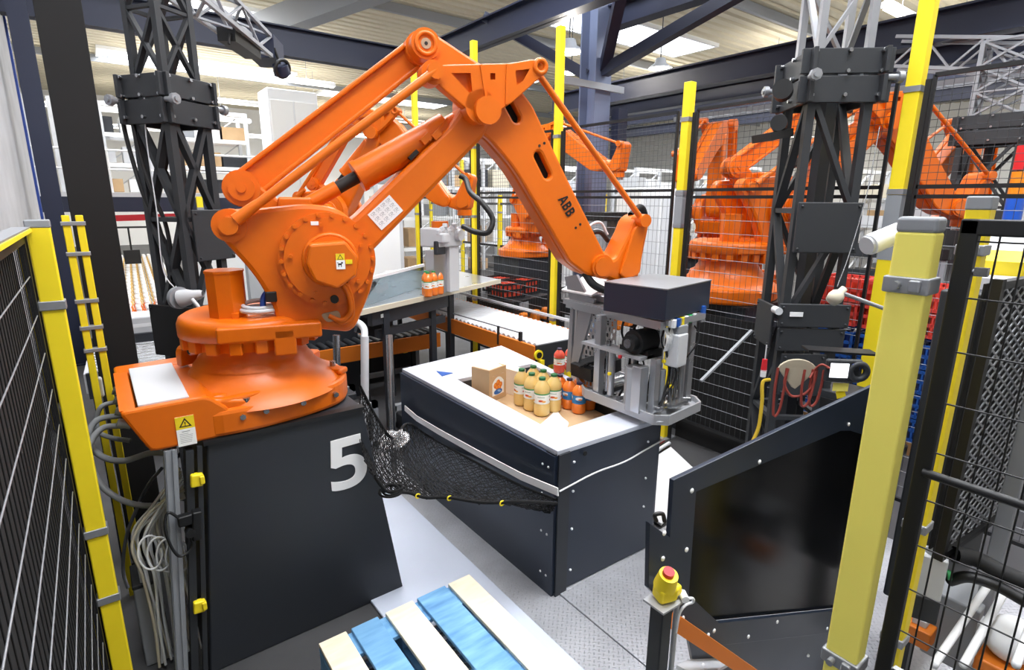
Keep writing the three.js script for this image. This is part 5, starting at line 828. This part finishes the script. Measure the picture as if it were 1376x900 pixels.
// ---------- mesh fence of the cell ----------
const FX = 4.25, FZ = [-1.46, -3.14, -4.82, -6.5, -8.18], FT = [4.4, 3.25, 4.05, 4.25, 4.2];
const M_wire = std(0x4a4d51, 0.35, 0.5);
{
  const lab = ['tall yellow post right of the right lattice tower, cut by the top of the picture', 'yellow post with a grey stretch, standing behind the gripper beside the farther robots', 'yellow post rising behind the forearm of robot 5 to the blue beam', 'yellow post seen through the gap under the elbow of robot 5', 'yellow post left of the grey column gripper, behind the parallel bar'];
  FZ.forEach((z, i) => {
    const t = thing('fence_post', lab[i], 'post', [FX, 0, z]);
    const w = i === 0 ? 0.085 : 0.075; new G().box(w, FT[i], w, [0, FT[i] / 2, 0], undefined, 0.005).build('shaft', M.yellow, t);
    for (const y of [0.9, 2.05, 2.33, 2.95]) new G().box(w + 0.01, 0.035, w + 0.01, [0, y, 0]).build('clamp', M.galv, t);
    if (i === 1 || i === 0) new G().box(w + 0.004, i ? 0.32 : 0.42, w + 0.004, [0, i ? 2.2 : 2.1, 0]).build('grey_sleeve', M.greyPaint, t);
    new G().box(0.17, 0.014, 0.17, [0, 0.007, 0]).build('foot_plate', M.galv, t);
    const b = new G().box(0.02, FT[i] - 0.05 < 3 ? FT[i] : 3.0, 0.03, [0, 1.5, 0.07]); b.build('black_channel', M.black, t);
  });
  const spans = [[1.2, -1.36, 'mesh fence panel right of the tall yellow post in front of the far right robot'], [-1.56, -3.04, 'mesh fence panel between right lattice tower and the post behind the gripper'], [-3.24, -4.72, 'mesh fence panel in front of the blue grey column'], [-4.92, -6.4, 'mesh fence panel behind the elbow of robot 5'], [-6.6, -8.1, 'farthest mesh fence panel, left of the post under the elbow']];
  for (const [za, zb, l] of spans) {
    const t = thing('mesh_panel', l, 'fence panel', [FX, 0, 0]), L = Math.abs(zb - za), f = new G();
    for (const y of [0.25, 2.3, 2.36, 3.02]) f.box(0.025, 0.025, L, [0, y, (za + zb) / 2]); for (const z of [za, zb]) f.box(0.025, 2.77, 0.02, [0, 1.635, z]); f.build('panel_frame', M.black, t);
    const w = new G(), n = Math.round(L / 0.05); for (let k = 1; k < n; k++) w.rod([0, 0.25, za + (zb - za) * k / n], [0, 3.02, za + (zb - za) * k / n], 0.0016, 4);
    const hw = new G(); for (let y = 0.35; y < 2.3; y += 0.11) hw.rod([-0.003, y, za], [-0.003, y, zb], 0.0022, 4); hw.build('cross_wires', M.galv, t, { kind: 'stuff' }); for (let y = 2.4; y < 3.0; y += 0.045) w.rod([-0.003, y, za], [-0.003, y, zb], 0.0018, 4); w.build('wire_grid', M_wire, t, { kind: 'stuff' });
  }
  tag(new G().bar([3.18,1.072,-2.078], [3.689,1.364,-2.04], 0.02, 0.016).build('grey_strut', M.greyPaint), 'slanting grey strut in front of the black mesh fence right of the gripper', 'strut');
  for (const [k, l] of [[0, 'white'], [1, 'red'], [2, 'grey']]) tag(new G().rod([2.99 + k * 0.02, 0.03, -2.78 - k * 0.07], [4.12, 0.03, -2.97 - k * 0.07], 0.018, 10).build('floor_conduit', [M.white, M.redCable, M.galv][k]), l + ' conduit lying on the floor behind the station box near the mesh fence', 'conduit');
  const bs = thing('black_sheet', 'black sheet metal closing the lower mesh fence below the right robot', 'sheet', [FX + 0.06, 0, -2.62]); new G().box(0.012, 1.25, 0.85, [0, 0.66, 0]).build('sheet', M.blackMatt, bs);
}
// ---------- pedestals of the other robots ----------
for (const [x, h, z, w, l] of [[4.98, 1.36, -2.95, 0.95, 'dark pedestal under the right robot behind the mesh fence'], [6.0, 1.34, -7.55, 0.9, 'dark pedestal under the robot behind the forearm of robot 5'], [1.95, 1.49, -6.3, 0.7, 'dark pedestal behind robot 5 carrying the robot with the column gripper'], [8.4, 1.36, -5.35, 0.9, 'dark pedestal under the faraway end-on robot'], [9.5, 1.15, -2.3, 0.9, 'dark pedestal under the far right robot']]) {
  const t = thing('robot_pedestal', l, 'pedestal', [x, 0, z]); new G().plan([[-w / 2, -w * 0.4], [w / 2, -w * 0.4], [w / 2, w * 0.4], [-w / 2, w * 0.4]], 0, h - 0.02, [], 0.005).build('body', M.navy, t); new G().box(w + 0.04, 0.02, w * 0.8 + 0.04, [0, h - 0.01, 0]).build('top_plate', M.black, t);
}
// ---------- steel table with the column gripper ----------
{
  const TH = 1.28, t = thing('steel_table', 'sheet topped delivery table with black legs behind robot 5', 'table', [0, 0, 0]);
  const T = [[1.82, -4.74], [4.1, -5.7], [4.14, -6.9], [3.3, -7.4], [2.5, -5.95]];
  new G().plan(T, TH - 0.02, TH, [], 0.003).build('table_top', M.copperTop || M.alu, t);
  const ed = new G(); ed.bar([1.82, TH - 0.02, -4.74], [4.1, TH - 0.02, -5.7], 0.02, 0.05); ed.build('front_edge', M.beige, t);
  const fr = new G(); fr.bar([2.0, TH - 0.12, -4.9], [3.1, TH - 0.12, -5.36], 0.06, 0.14); fr.bar([1.95, TH - 0.2, -5.1], [2.4, TH - 0.4, -5.25], 0.04, 0.16); fr.bar([2.1, TH - 0.3, -5.0], [3.1, TH - 0.34, -5.42], 0.05, 0.08); fr.build('under_frame', M.navy, t);
  const cb = new G(); for (let k = 0; k < 22; k++) { const f = k / 21; cb.box(0.02, 0.035, 0.03, [2.05 + f * 1.05, TH - 0.035, -4.86 - f * 0.44], [0, 0.4, 0]); } cb.build('link_strip', M.black, t);
  for (const [x, z] of [[2.18, -4.95], [2.9, -5.32], [3.3, -5.6], [2.6, -5.8], [3.9, -6.7]]) new G().box(0.06, TH - 0.05, 0.06, [x, (TH - 0.05) / 2, z]).build('leg', M.navy, t);
  new G().box(0.09, 0.035, 0.004, [2.16, TH - 0.11, -4.93], [0, 0.4, 0]).build('white_label', M.white, t);
  const ac = thing('clear_screen', 'clear acrylic screen with a white top rail standing on the steel table', 'screen', [0, 0, 0]);
  const A = [1.88, TH, -4.86], B = [3.02, TH, -5.72]; new G().bar([A[0], TH + 0.12, A[2]], [B[0], TH + 0.12, B[2]], 0.008, 0.24).build('pane', M.acrylic, ac); new G().bar([A[0], TH + 0.25, A[2]], [B[0], TH + 0.25, B[2]], 0.03, 0.03).build('top_rail', M.white, ac);
  const gp = thing('column_gripper', 'pale grey column shaped gripper standing on the steel table under a bent black hose', 'gripper', [2.98, TH, -5.22]); gp.rotation.y = 0.35;
  new G().box(0.2, 0.46, 0.12, [-0.1, 0.24, 0], undefined, 0.006).build('front_plate', M.alu, gp); new G().box(0.16, 0.5, 0.16, [0.09, 0.26, 0.02], undefined, 0.006).build('side_plate', M.lightGrey, gp);
  const hd = new G(); hd.box(0.4, 0.2, 0.26, [0, 0.6, 0], undefined, 0.02); hd.cyl(0.06, 0.06, 0.08, [0.12, 0.62, 0.14], [PI / 2, 0, 0], 18); hd.box(0.12, 0.1, 0.1, [-0.14, 0.6, 0.14], undefined, 0.02); for (let k = 0; k < 8; k++) hd.box(0.05, 0.05, 0.05, [-0.18 + k * 0.05, 0.66 + (k % 3) * 0.03, 0.12], [k, k, 0], 0.01); hd.build('head', M.lightGrey, gp); new G().box(0.14, 0.14, 0.05, [-0.15, 0.5, 0.1], undefined, 0.01).build('dark_valves', M.anthracite, gp);
  new G().cyl(0.09, 0.09, 0.07, [-0.02, 0.73, 0], undefined, 20).build('coupling', M.orange, gp);
  hose('black_hose', 'glossy black hose bending from the wrist of the rear robot to the column gripper', 'hose', [[2.853,2.486,-4.621], [2.888,2.459,-4.586], [2.854,2.334,-4.445], [2.88,2.222,-4.262], [2.927,2.091,-4.188], [2.879,1.979,-4.19], [2.82,1.976,-4.298], [2.783,2.023,-4.469]], 0.026, M.black);
  const b = makeBottle('juice bottle with green cap at the near corner of the pack beside the column gripper', M.orangeJuice, P.whiteLabel, M.green, 0.26, 0.048, 'green capped bottles beside the column gripper'); b.position.set(2.72, TH, -5.07);
  ['second green capped juice bottle from the left in front of the column gripper', 'green capped juice bottle nearest the grey column of the gripper', 'rear green capped juice bottle at the left of the pack on the table', 'middle rear green capped juice bottle of the pack on the table', 'right rear green capped juice bottle of the pack on the table'].forEach((l, i) => copy(b, [2.72 + ((i + 1) % 3) * 0.09 + (i > 1 ? 0.03 : 0), TH, -5.07 - ((i + 1) % 3) * 0.04 - (i > 1 ? 0.09 : 0)], 0.6 * i, l));
  for (const [a, b2, r, l] of [[[1.518,1.158,-4.452], [1.446,0.856,-4.414], 0.03, 'thin grey leg tube under the table nearest robot 5'], [[1.631,1.196,-4.12], [1.492,0.694,-3.944], 0.032, 'stout grey tube standing left of the black table leg'], [[1.952,1.114,-4.369], [1.776,0.346,-4.011], 0.03, 'slim dark steel upright beside the black table leg']]) tag(new G().rod(a, [b2[0], 0.0, b2[2]], r, 14).build('steel_tube', r > 0.031 ? M.lightGrey : M.steel), l, 'tube');
  hose('bent_pipe', 'bent grey pipe top curving off the stout grey tube under the table', 'pipe', [[1.628,1.178,-4.117], [1.653,1.242,-4.182], [1.644,1.278,-4.264], [1.631,1.262,-4.397]], 0.028, M.lightGrey);
}
// ---------- roller conveyors ----------
function conveyor(label, x0, x1, z0, z1, h, along, o = {}) {
  const t = thing('roller_conveyor', label, 'conveyor', [0, 0, 0]);
  const L = along === 'z' ? Math.abs(z1 - z0) : x1 - x0, W = along === 'z' ? x1 - x0 : Math.abs(z1 - z0), n = Math.floor(L / (o.pitch || 0.1));
  for (let k = 0; k < n; k++) { const g = new G(), f = (k + 0.5) * L / n; if (along === 'z') g.rod([x0 + 0.03, h - 0.03, z0 - f], [x1 - 0.03, h - 0.03, z0 - f], o.r || 0.033, 10); else g.rod([x0 + f, h - 0.03, z0 - 0.03], [x0 + f, h - 0.03, z1 + 0.03], o.r || 0.033, 10); g.build('roller', o.rollMat || M.lightGrey, t); }
  const sg = (name, mat, a, b, y, w, hh) => new G().bar([a[0], y, a[1]], [b[0], y, b[1]], w, hh).build(name, mat, t);
  const sides = along === 'z' ? [[[x0, z0], [x0, z1]], [[x1, z0], [x1, z1]]] : [[[x0, z0], [x1, z0]], [[x0, z1], [x1, z1]]];
  sides.forEach((s, i) => { sg('side_rail', o.rail || M.orangeRail, s[0], s[1], h - 0.1, 0.03, 0.17); if (o.guide) sg('guide_rail', M.lightGrey, [s[0][0], s[0][1]], [s[1][0], s[1][1]], h + 0.07, 0.02, 0.03); });
  const ends = along === 'z' ? [[x0, z0], [x1, z0]] : [[x0, z0], [x0, z1]]; sg('end_plate', M.navy, ends[0], ends[1], h - 0.12, 0.03, 0.22);
  for (const f of [0.06, 0.5, 0.94]) for (const s of sides) { const x = s[0][0] + (s[1][0] - s[0][0]) * f, z = s[0][1] + (s[1][1] - s[0][1]) * f; new G().box(0.05, h - 0.18, 0.05, [x, (h - 0.18) / 2, z]).build('leg', M.black, t); }
  return t;
}
{
  const t = conveyor('orange sided roller conveyor with a yellow disc at its end behind the station box', 3.3, 4.08, -4.0, -7.2, 0.9, 'z', { pitch: 0.085, guide: false, rollMat: M.lightGrey });
  new G().cyl(0.05, 0.05, 0.02, [3.32, 0.8, -3.975], [PI / 2, 0, 0], 24).build('yellow_disc', M.yellow, t); new G().cyl(0.03, 0.03, 0.03, [3.32, 0.8, -3.97], [PI / 2, 0, 0], 20).build('disc_ring', M.black, t);
  new G().box(0.05, 0.4, 0.05, [3.34, 0.55, -3.96]).build('yellow_leg', M.yellow, t); new G().box(0.05, 0.4, 0.05, [3.7, 0.5, -3.96]).build('yellow_leg', M.yellow, t);
  new G().bar([4.12, 0.97, -4.05], [4.12, 0.97, -7], 0.02, 0.03).build('guide_rail', M.lightGrey, t); new G().bar([3.36, 0.95, -4.35], [3.3, 0.95, -6], 0.012, 0.012).build('guide_rail', M.greyPaint, t);
  new G().box(0.02, 0.2, 0.02, [3.285, 0.88, -4.6]).build('bracket', M.black, t); new G().box(0.03, 0.1, 0.03, [3.31, 0.93, -4.25]).build('sensor', M.black, t);
}
conveyor('orange sided roller conveyor running across under the steel table', 1.3, 3.2, -5.7, -6.2, 0.72, 'x', { rollMat: M.anthracite });
{
  const t = conveyor('roller conveyor left of the black tower, bare rollers ahead of packed goods', -0.42, 0.42, 0, -10, 0.86, 'z', { rail: M.lightGrey, rollMat: M.steel, pitch: 0.11 });
  t.position.set(0.22, 0, -5.55); t.rotation.y = -0.047;
  new G().box(0.84, 0.14, 0.05, [0, 0.87, -1.0]).build('stop_plate', M.navy, t);
  new G().bar([0.46, 1.02, -1.1], [0.46, 1.02, -9.6], 0.03, 0.1).build('guide_rail', M.white, t);
}
{
  const mk = (label, juice) => { const t = thing('beverage_pack', label, 'pack', [0, 0, 0], 0, 'shrink wrapped packs on the left conveyor'); new G().box(0.27, 0.14, 0.36, [0, 0.07, 0], undefined, 0.015).build('wrap', M.white, t); const g = new G(), c = new G(); for (let i = 0; i < 3; i++) for (let j = 0; j < 4; j++) { g.lathe([[0.04, 0.13], [0.04, 0.17], [0.02, 0.2]], [-0.09 + i * 0.09, 0, -0.13 + j * 0.087], undefined, 8); c.cyl(0.024, 0.024, 0.035, [-0.09 + i * 0.09, 0.215, -0.13 + j * 0.087], undefined, 8); } g.build('bottle_shoulders', juice, t, { kind: 'stuff' }); c.build('caps', M.white, t, { kind: 'stuff' }); return t; };
  const src = [mk('white wrapped pack with orange bottle tops on the left conveyor', M.orangeJuice), mk('white wrapped pack with yellow bottle tops on the left conveyor', M.yellowJuice)];
  const wh = thing('beverage_pack', 'fully white wrapped pack in the first row on the left conveyor', 'pack', [0, 0, 0], 0, 'white packs in the first row'); new G().box(0.27, 0.22, 0.36, [0, 0.11, 0], undefined, 0.02).build('wrap', M.lightGrey, wh); new G().box(0.272, 0.05, 0.362, [0, 0.13, 0], undefined, 0.01).build('print_band', M.white, wh);
  let nth = 0; const usedSrc = [0, 0];
  for (let r = 0; r < 19; r++) for (let c = 0; c < 3; c++) {
    const p = [0.22 - 0.285 + c * 0.285 + 0.047 * (1.3 + r * 0.41), 0.865, -6.85 - r * 0.41], white = r < 1, k = r < 3 && r > 0 ? 0 : 1, col = ['left', 'middle', 'right'][c] + ' column';
    const L = white ? `fully white wrapped pack in the first row on the left conveyor, ${col}` : `white wrapped pack with ${k ? 'pale yellow' : 'orange'} bottle tops, ${ORD[r]} row of the left conveyor, ${col}`; const o = white ? (nth++ ? copy(wh, p) : wh) : (usedSrc[k]++ ? copy(src[k], p) : src[k]); o.position.set(...p); o.userData.label = L;
  }
  const sg = thing('black_display', 'small black display hanging above the packs on the left conveyor', 'display', [0.505,1.282,-11.565]); new G().box(0.24, 0.24, 0.05, [0, 0, 0], undefined, 0.01).build('body', M.black, sg); new G().rod([0, 0.12, 0], [0, 0.5, 0], 0.015).box(0.6, 0.03, 0.03, [0, 0.5, 0]).build('hanger', M.black, sg);
  const rb = thing('red_rail', 'long red rail crossing above the left conveyor under the mezzanine', 'rail', [0, 0, 0]); new G().bar([0.068,1.79,-16.556], [3.076,1.904,-14.969], 0.1, 0.14).build('beam', M.red, rb); for (const x of [[0.286,1.822,-16.531], [2.904,1.87,-14.959]]) new G().rod([x[0], 0, x[2]], [x[0], x[1], x[2]], 0.04, 8).build('post', M.red, rb);
}
// dark machinery on the floor under and behind the table
for (const [x, z, w, h, d, l] of [[1.5, -4.75, 0.7, 0.5, 0.6, 'low black machine frame behind the pedestal of robot 5'], [2.75, -6.6, 1.0, 0.6, 0.5, 'black drive unit behind the conveyor under the steel table'], [3.0, -4.75, 0.5, 0.45, 0.6, 'black drive unit between the station box and the table legs'], [2.35, -4.55, 0.5, 0.3, 0.5, 'low dark plinth between station box and table legs'], [3.0, -8.6, 1.6, 0.9, 0.8, 'long black machine bed beyond the steel table']]) {
  const t = thing('drive_machine', l, 'machine', [x, 0, z]);
  const f = new G(); for (const a of [-1, 1]) for (const b of [-1, 1]) f.box(0.06, h, 0.06, [a * (w / 2 - 0.03), h / 2, b * (d / 2 - 0.03)]); for (const b of [-1, 1]) { f.box(w, 0.06, 0.06, [0, h - 0.03, b * (d / 2 - 0.03)]); f.box(w, 0.06, 0.06, [0, 0.1, b * (d / 2 - 0.03)]); } f.build('frame', M.greyPaint, t);
  new G().box(w - 0.1, h - 0.14, d - 0.1, [0, h / 2, 0], undefined, 0.01).build('body', M.black, t); new G().box(w * 0.5, 0.06, d * 0.4, [0.05, h + 0.02, 0], undefined, 0.01).build('cover', M.anthracite, t);
  new G().cyl(0.05, 0.05, 0.14, [-w * 0.25, h + 0.05, d * 0.2], [0, 0, PI / 2], 16).build('motor', M.greyPaint, t); new G().box(0.06, 0.06, 0.02, [w * 0.3, h * 0.6, d / 2], undefined, 0.004).build('sign', M.yellow, t);
}
// dark conveyors beyond the fence with red crates on them
for (const [x, z, l] of [[4.9, -6.6, 'black conveyor beyond the fence carrying crates of red bottles'], [5.8, -5.6, 'second black conveyor beyond the fence to the right of the yellow post']]) {
  const t = thing('dark_conveyor', l, 'conveyor', [x, 0, z], 0.25);
  new G().box(0.9, 0.22, 0.9, [0, 0.78, 0], undefined, 0.01).build('frame', M.black, t); for (const a of [-0.38, 0.38]) for (const b of [-0.38, 0.38]) new G().box(0.06, 0.68, 0.06, [a, 0.34, b]).build('leg', M.black, t);
  for (const a of [-0.25, 0.05, 0.3]) new G().box(0.13, 0.18, 0.14, [a, 0.62, 0.46], undefined, 0.03).build('drive_motor', M.orangeRail, t); new G().box(0.2, 0.1, 0.01, [-0.2, 0.8, 0.456]).build('grey_label', M.greyPaint, t);
}
function crate(label, mat, group) {
  const t = thing('bottle_crate', label, 'crate', [0, 0, 0], 0, group), g = new G();
  for (const s of [-1, 1]) { for (const y of [0.02, 0.12, 0.21]) { g.box(0.4, 0.03, 0.012, [0, y, s * 0.19]); g.box(0.012, 0.03, 0.38, [s * 0.194, y, 0]); } for (let k = 0; k < 6; k++) { g.box(0.014, 0.2, 0.012, [-0.19 + k * 0.076, 0.115, s * 0.19]); g.box(0.012, 0.2, 0.014, [s * 0.194, 0.115, -0.18 + k * 0.072]); } }
  g.box(0.39, 0.012, 0.38, [0, 0.012, 0]); g.build('shell', mat, t); const b = new G(); for (let i = 0; i < 4; i++) for (let j = 0; j < 4; j++) b.cyl(0.035, 0.035, 0.18, [-0.135 + i * 0.09, 0.11, -0.135 + j * 0.09], undefined, 8); b.build('bottles', mat === M.blueCrate ? M.darkBlue : M.redJuice, t, { kind: 'stuff' }); return t;
}
{
  const rc = crate('red bottle crate in the upper layers of the crate stacks at right', M.redCrate, 'red crates of the stacks at right'), bc = crate('blue bottle crate in the lower layers of the crate stacks at right', M.blueCrate, 'blue crates of the stacks at right');
  let a = 0, b = 0;
  for (let k = 0; k < 5; k++) for (let d = 0; d < 1; d++) for (let l = 0; l < 6; l++) { const p = [5.95 + d * 0.42, 0.12 + l * 0.232 + (l > 3 ? 0.05 : 0), -2.35 + k * 0.42]; const o = l > 3 ? (a++ ? copy(rc, p) : rc) : (b++ ? copy(bc, p) : bc); o.position.set(...p); o.userData.label = `${l > 3 ? 'red' : 'blue'} bottle crate, ${ORD[l]} layer from the floor, ${ORD[k]} stack from the left`; }
  const pt = thing('crate_pallet', 'dark pallet base under the red and blue crate stacks', 'pallet', [5.95, 0, -1.5]); for (let k = 0; k < 5; k++) new G().box(0.08, 0.02, 2.1, [-0.17 + k * 0.085, 0.11, 0]).build('deck_board', M.brown, pt); for (const z of [-0.95, 0, 0.95]) new G().box(0.42, 0.1, 0.1, [0, 0.05, z]).build('block', M.brown, pt);
  const r2 = crate('crate of red bottles at the near corner of the black conveyor beyond the fence', M.black, 'red crates on the black conveyors'); r2.position.set(4.75, 0.89, -6.45);
  [[5.18, -6.6, 'crate of red bottles at the right of the first black conveyor'], [5.0, -6.95, 'crate of red bottles behind on the first black conveyor'], [5.75, -5.55, 'crate of red bottles alone on the second black conveyor']].forEach(([x, z, l]) => copy(r2, [x, 0.89, z], 0.25, l));
  const st = thing('signal_tower', 'stacked red, orange and blue signal light at the right edge', 'signal light', [5.42, 0, -1.1]); new G().rod([0, 0, 0], [0, 2.1, 0], 0.03, 12).build('pole', M.white, st); [['blue_segment', M.sigBlue, 2.22], ['amber_segment', M.sigAmber, 2.4], ['red_segment', M.sigRed, 2.58]].forEach(([n, m, y]) => new G().cyl(0.055, 0.055, 0.17, [0, y, 0], undefined, 20).build(n, m, st)); new G().cyl(0.055, 0.055, 0.03, [0, 2.68, 0]).build('cap', M.black, st);
}
// ---------- far hall ----------
function rack(label, pos, w, h, levels, depth, group) {
  const t = thing('storage_rack', label, 'rack', pos, 0, group);
  for (const x of [0, w / 2, w]) for (const z of [0, -depth]) new G().box(0.09, h, 0.09, [x, h / 2, z]).build('upright', M.lightGrey, t);
  for (let l = 1; l <= levels; l++) for (const z of [0, -depth]) new G().box(w, 0.1, 0.06, [w / 2, l * h / levels - 0.05, z]).build('shelf_beam', M.white, t);
  for (let l = 0; l < levels; l++) for (const x of [0, w / 2]) new G().bar([x, l * h / levels, -depth], [x + w / 2, (l + 1) * h / levels, -depth], 0.06, 0.03).build('brace', M.lightGrey, t);
  const c = [M.beige, M.white, M.greyPaint, M.card, M.lightGrey, M.navy]; seed = Math.round(pos[0] * 31 + 900);
  for (let l = 0; l < levels; l++) for (let k = 0; k < 3; k++) { const bw = rr(0.4, 0.7), bh = rr(0.3, h / levels - 0.3); new G().box(bw, bh, depth * 0.7, [w * (k + 0.5) / 3, l * h / levels + bh / 2 + 0.02, -depth / 2]).build('stored_box', c[Math.floor(rnd() * 6)], t); }
  return t;
}
{
  const mz = thing('mezzanine', 'grey mezzanine deck with a dark edge beam behind the left tower', 'mezzanine', [0, 0, 0]);
  new G().box(9.7, 0.2, 5, [-0.9, 2.3, -19.5]).build('deck', M.lightGrey, mz); new G().box(9.7, 0.36, 0.12, [-0.9, 2.12, -17.05]).build('edge_beam', M.blueSteel, mz); for (const x of [-4.5, -1, 2, 3.8]) new G().box(0.2, 2.2, 0.2, [x, 1.1, -17.3]).build('column', M.blueSteel, mz);
  const lb = ['behind the left black column', 'right behind the left lattice tower', 'between the left tower and the white cabinet'];
  [-2.8, -0.4, 2.0].forEach((x, i) => rack('white storage rack on the mezzanine ' + lb[i], [x, 2.41, -17.8], 1.9, 2.2, 3, 1, 'racks on the mezzanine'));
  const rl = thing('guard_rail', 'white guard rail along the mezzanine edge', 'railing', [0, 0, 0]); for (const y of [2.95, 3.4]) new G().rod([-5, y, -17.1], [3.9, y, -17.1], 0.025, 8).build('rail', M.white, rl); for (let k = 0; k < 9; k++) new G().rod([-5 + k * 1.11, 2.4, -17.1], [-5 + k * 1.11, 3.4, -17.1], 0.025, 8).build('baluster', M.white, rl);
  const wc = thing('white_cabinet', 'tall blank white cabinet beyond the parallel bar of robot 5', 'cabinet', [4.95, 0, -17.2]); new G().box(1.35, 5.2, 1, [0, 2.6, 0], undefined, 0.03).build('body', M.white, wc); new G().box(0.6, 4.6, 0.02, [-0.32, 2.6, 0.51], undefined, 0.01).build('door', M.wallWhite, wc); new G().box(0.6, 4.6, 0.02, [0.32, 2.6, 0.51], undefined, 0.01).build('door', M.wallWhite, wc);
  [[6.5, -15, 3.6, 'behind the elbow gap under robot 5'], [9.2, -15.5, 3.6, 'behind the orange robot base in the middle'], [12, -14, 3.4, 'behind the blue grey column'], [15, -13, 3.4, 'beyond the mesh fence at the middle right'], [18.5, -12, 3.6, 'far off between the yellow posts at right'], [13.5, -8.8, 3.0, 'behind the end-on robot'], [17, -6, 3.2, 'behind the right robot shoulder'], [17, -2.5, 3.2, 'behind the far right robot']].forEach(([x, z, h, w]) => rack('pale storage rack with boxes ' + w, [x, 0, z], 2.5, h, 4, 1, 'floor racks of the far hall'));
  // second safety fence farther back
  const pz = [-7.6, -9.3, -11, -12.7, -14.4];
  pz.forEach((z, i) => { const t = thing('fence_post', ['nearest', 'second', 'third', 'fourth', 'last'][i] + ' yellow post of the distant fence beyond robot 5', 'post', [7.9, 0, z], 0, 'posts of the distant fence'); new G().box(0.08, 2.4 + (i % 2) * 0.9, 0.08, [0, 1.2 + (i % 2) * 0.45, 0]).build('shaft', M.yellow, t); new G().box(0.1, 0.04, 0.1, [0, 2.0, 0]).build('clamp', M.galv, t); });
  for (let i = 0; i < 4; i++) { const t = thing('mesh_panel', ['nearest', 'second', 'third', 'farthest'][i] + ' mesh panel of the distant fence beyond robot 5', 'fence panel', [7.9, 0, 0], 0, 'panels of the distant fence'), f = new G(); for (const y of [0.2, 1.2, 2.2]) f.bar([0, y, pz[i]], [0, y, pz[i + 1]], 0.04, 0.05); f.build('panel_frame', M.black, t); const w = new G(); for (let k = 1; k < 17; k++) w.rod([0, 0.2, pz[i] - k * 0.1], [0, 2.2, pz[i] - k * 0.1], 0.004, 4); w.build('wire_grid', M_wire, t, { kind: 'stuff' }); }
  for (const [x, z, l] of [[2.6, -9.5, 'left one of two yellow posts beyond the motor of robot 5'], [3.15, -9.6, 'right one of two yellow posts just beyond the steel table'], [3.6, -9.3, 'yellow post seen behind the clear screen on the table'], [1.55, -11, 'yellow post below the mezzanine right of the left tower']]) { const t = thing('fence_post', l, 'post', [x, 0, z]); new G().box(0.09, 2.3, 0.09, [0, 1.15, 0]).build('shaft', M.yellow, t); new G().box(0.1, 0.04, 0.1, [0, 2.1, 0]).build('clamp', M.galv, t); }
  for (const [x, z, w, h, m, l] of [[4.6, -11.5, 1.6, 2.1, M.lightGrey, 'grey machine cabinet far behind the column gripper'], [9.5, -11, 1.8, 2.2, M.white, 'white machine cabinet beyond the fence behind the forearm of robot 5'], [11.5, -9.5, 1.5, 2.6, M.white, 'tall white machine cabinet behind the mesh fence right of the column'], [1.95, -12.6, 1.0, 1.9, M.greyPaint, 'grey cabinet below the mezzanine behind robot 5'], [2.9, -13, 1, 1.7, M.white, 'white cabinet below the mezzanine, right of the grey one'], [12.5, -3.5, 1.6, 2.4, M.lightGrey, 'pale cabinet behind the shoulder of the right robot'], [12, -0.6, 1.6, 2.2, M.white, 'white cabinet behind the far right robot']]) { const t = thing('machine_cabinet', l, 'cabinet', [x, 0, z]); new G().box(w, h, 0.8, [0, h / 2, 0], undefined, 0.02).build('body', m, t); for (const s of [-1, 1]) new G().box(w * 0.42, h * 0.8, 0.02, [s * w * 0.23, h * 0.52, 0.41], undefined, 0.01).build('door', m === M.white ? M.lightGrey : M.white, t); new G().box(w, 0.1, 0.82, [0, 0.05, 0]).build('plinth', M.black, t); }
  for (const [p, l] of [[[6.95, 1.95, -8.75], 'black gripper held by the robot behind the forearm of robot 5'], [[6.2, 1.75, -5.9], 'dark gripper under the forearm of the faraway end-on robot'], [[7.25, 1.45, -2.05], 'grey gripper under the forearm of the far right robot']]) { const t = thing('small_gripper', l, 'gripper', p); new G().box(0.5, 0.12, 0.4, [0, 0.3, 0], undefined, 0.01).build('head', M.black, t); new G().box(0.06, 0.5, 0.36, [-0.2, 0.05, 0]).build('jaw', M.greyPaint, t); new G().box(0.06, 0.5, 0.36, [0.2, 0.05, 0]).build('jaw', M.greyPaint, t); const h = new G().torus(0.16, 0.025, [0.34, 0.1, 0.1], [0, 0.8, 0]); h.build('hose_loop', M.black, t); }
  for (const [a, b, l] of [[[9, 4.5, -1.5], [9, 4.5, -8], 'upper grey cable tray beyond the right tower'], [[10.5, 4.0, 0], [10.5, 4.0, -8], 'lower grey cable tray beyond the right tower']]) { const t = thing('cable_tray', l, 'cable tray', [0, 0, 0]); for (const d of [-0.15, 0.15]) new G().bar([a[0] + d, a[1], a[2]], [b[0] + d, b[1], b[2]], 0.02, 0.08).build('side_rail', M.galv, t); for (let k = 0; k <= 20; k++) new G().box(0.3, 0.02, 0.03, [a[0], a[1] - 0.03, a[2] + (b[2] - a[2]) * k / 20]).build('rung', M.galv, t); }
}
renderer.render(scene, camera);
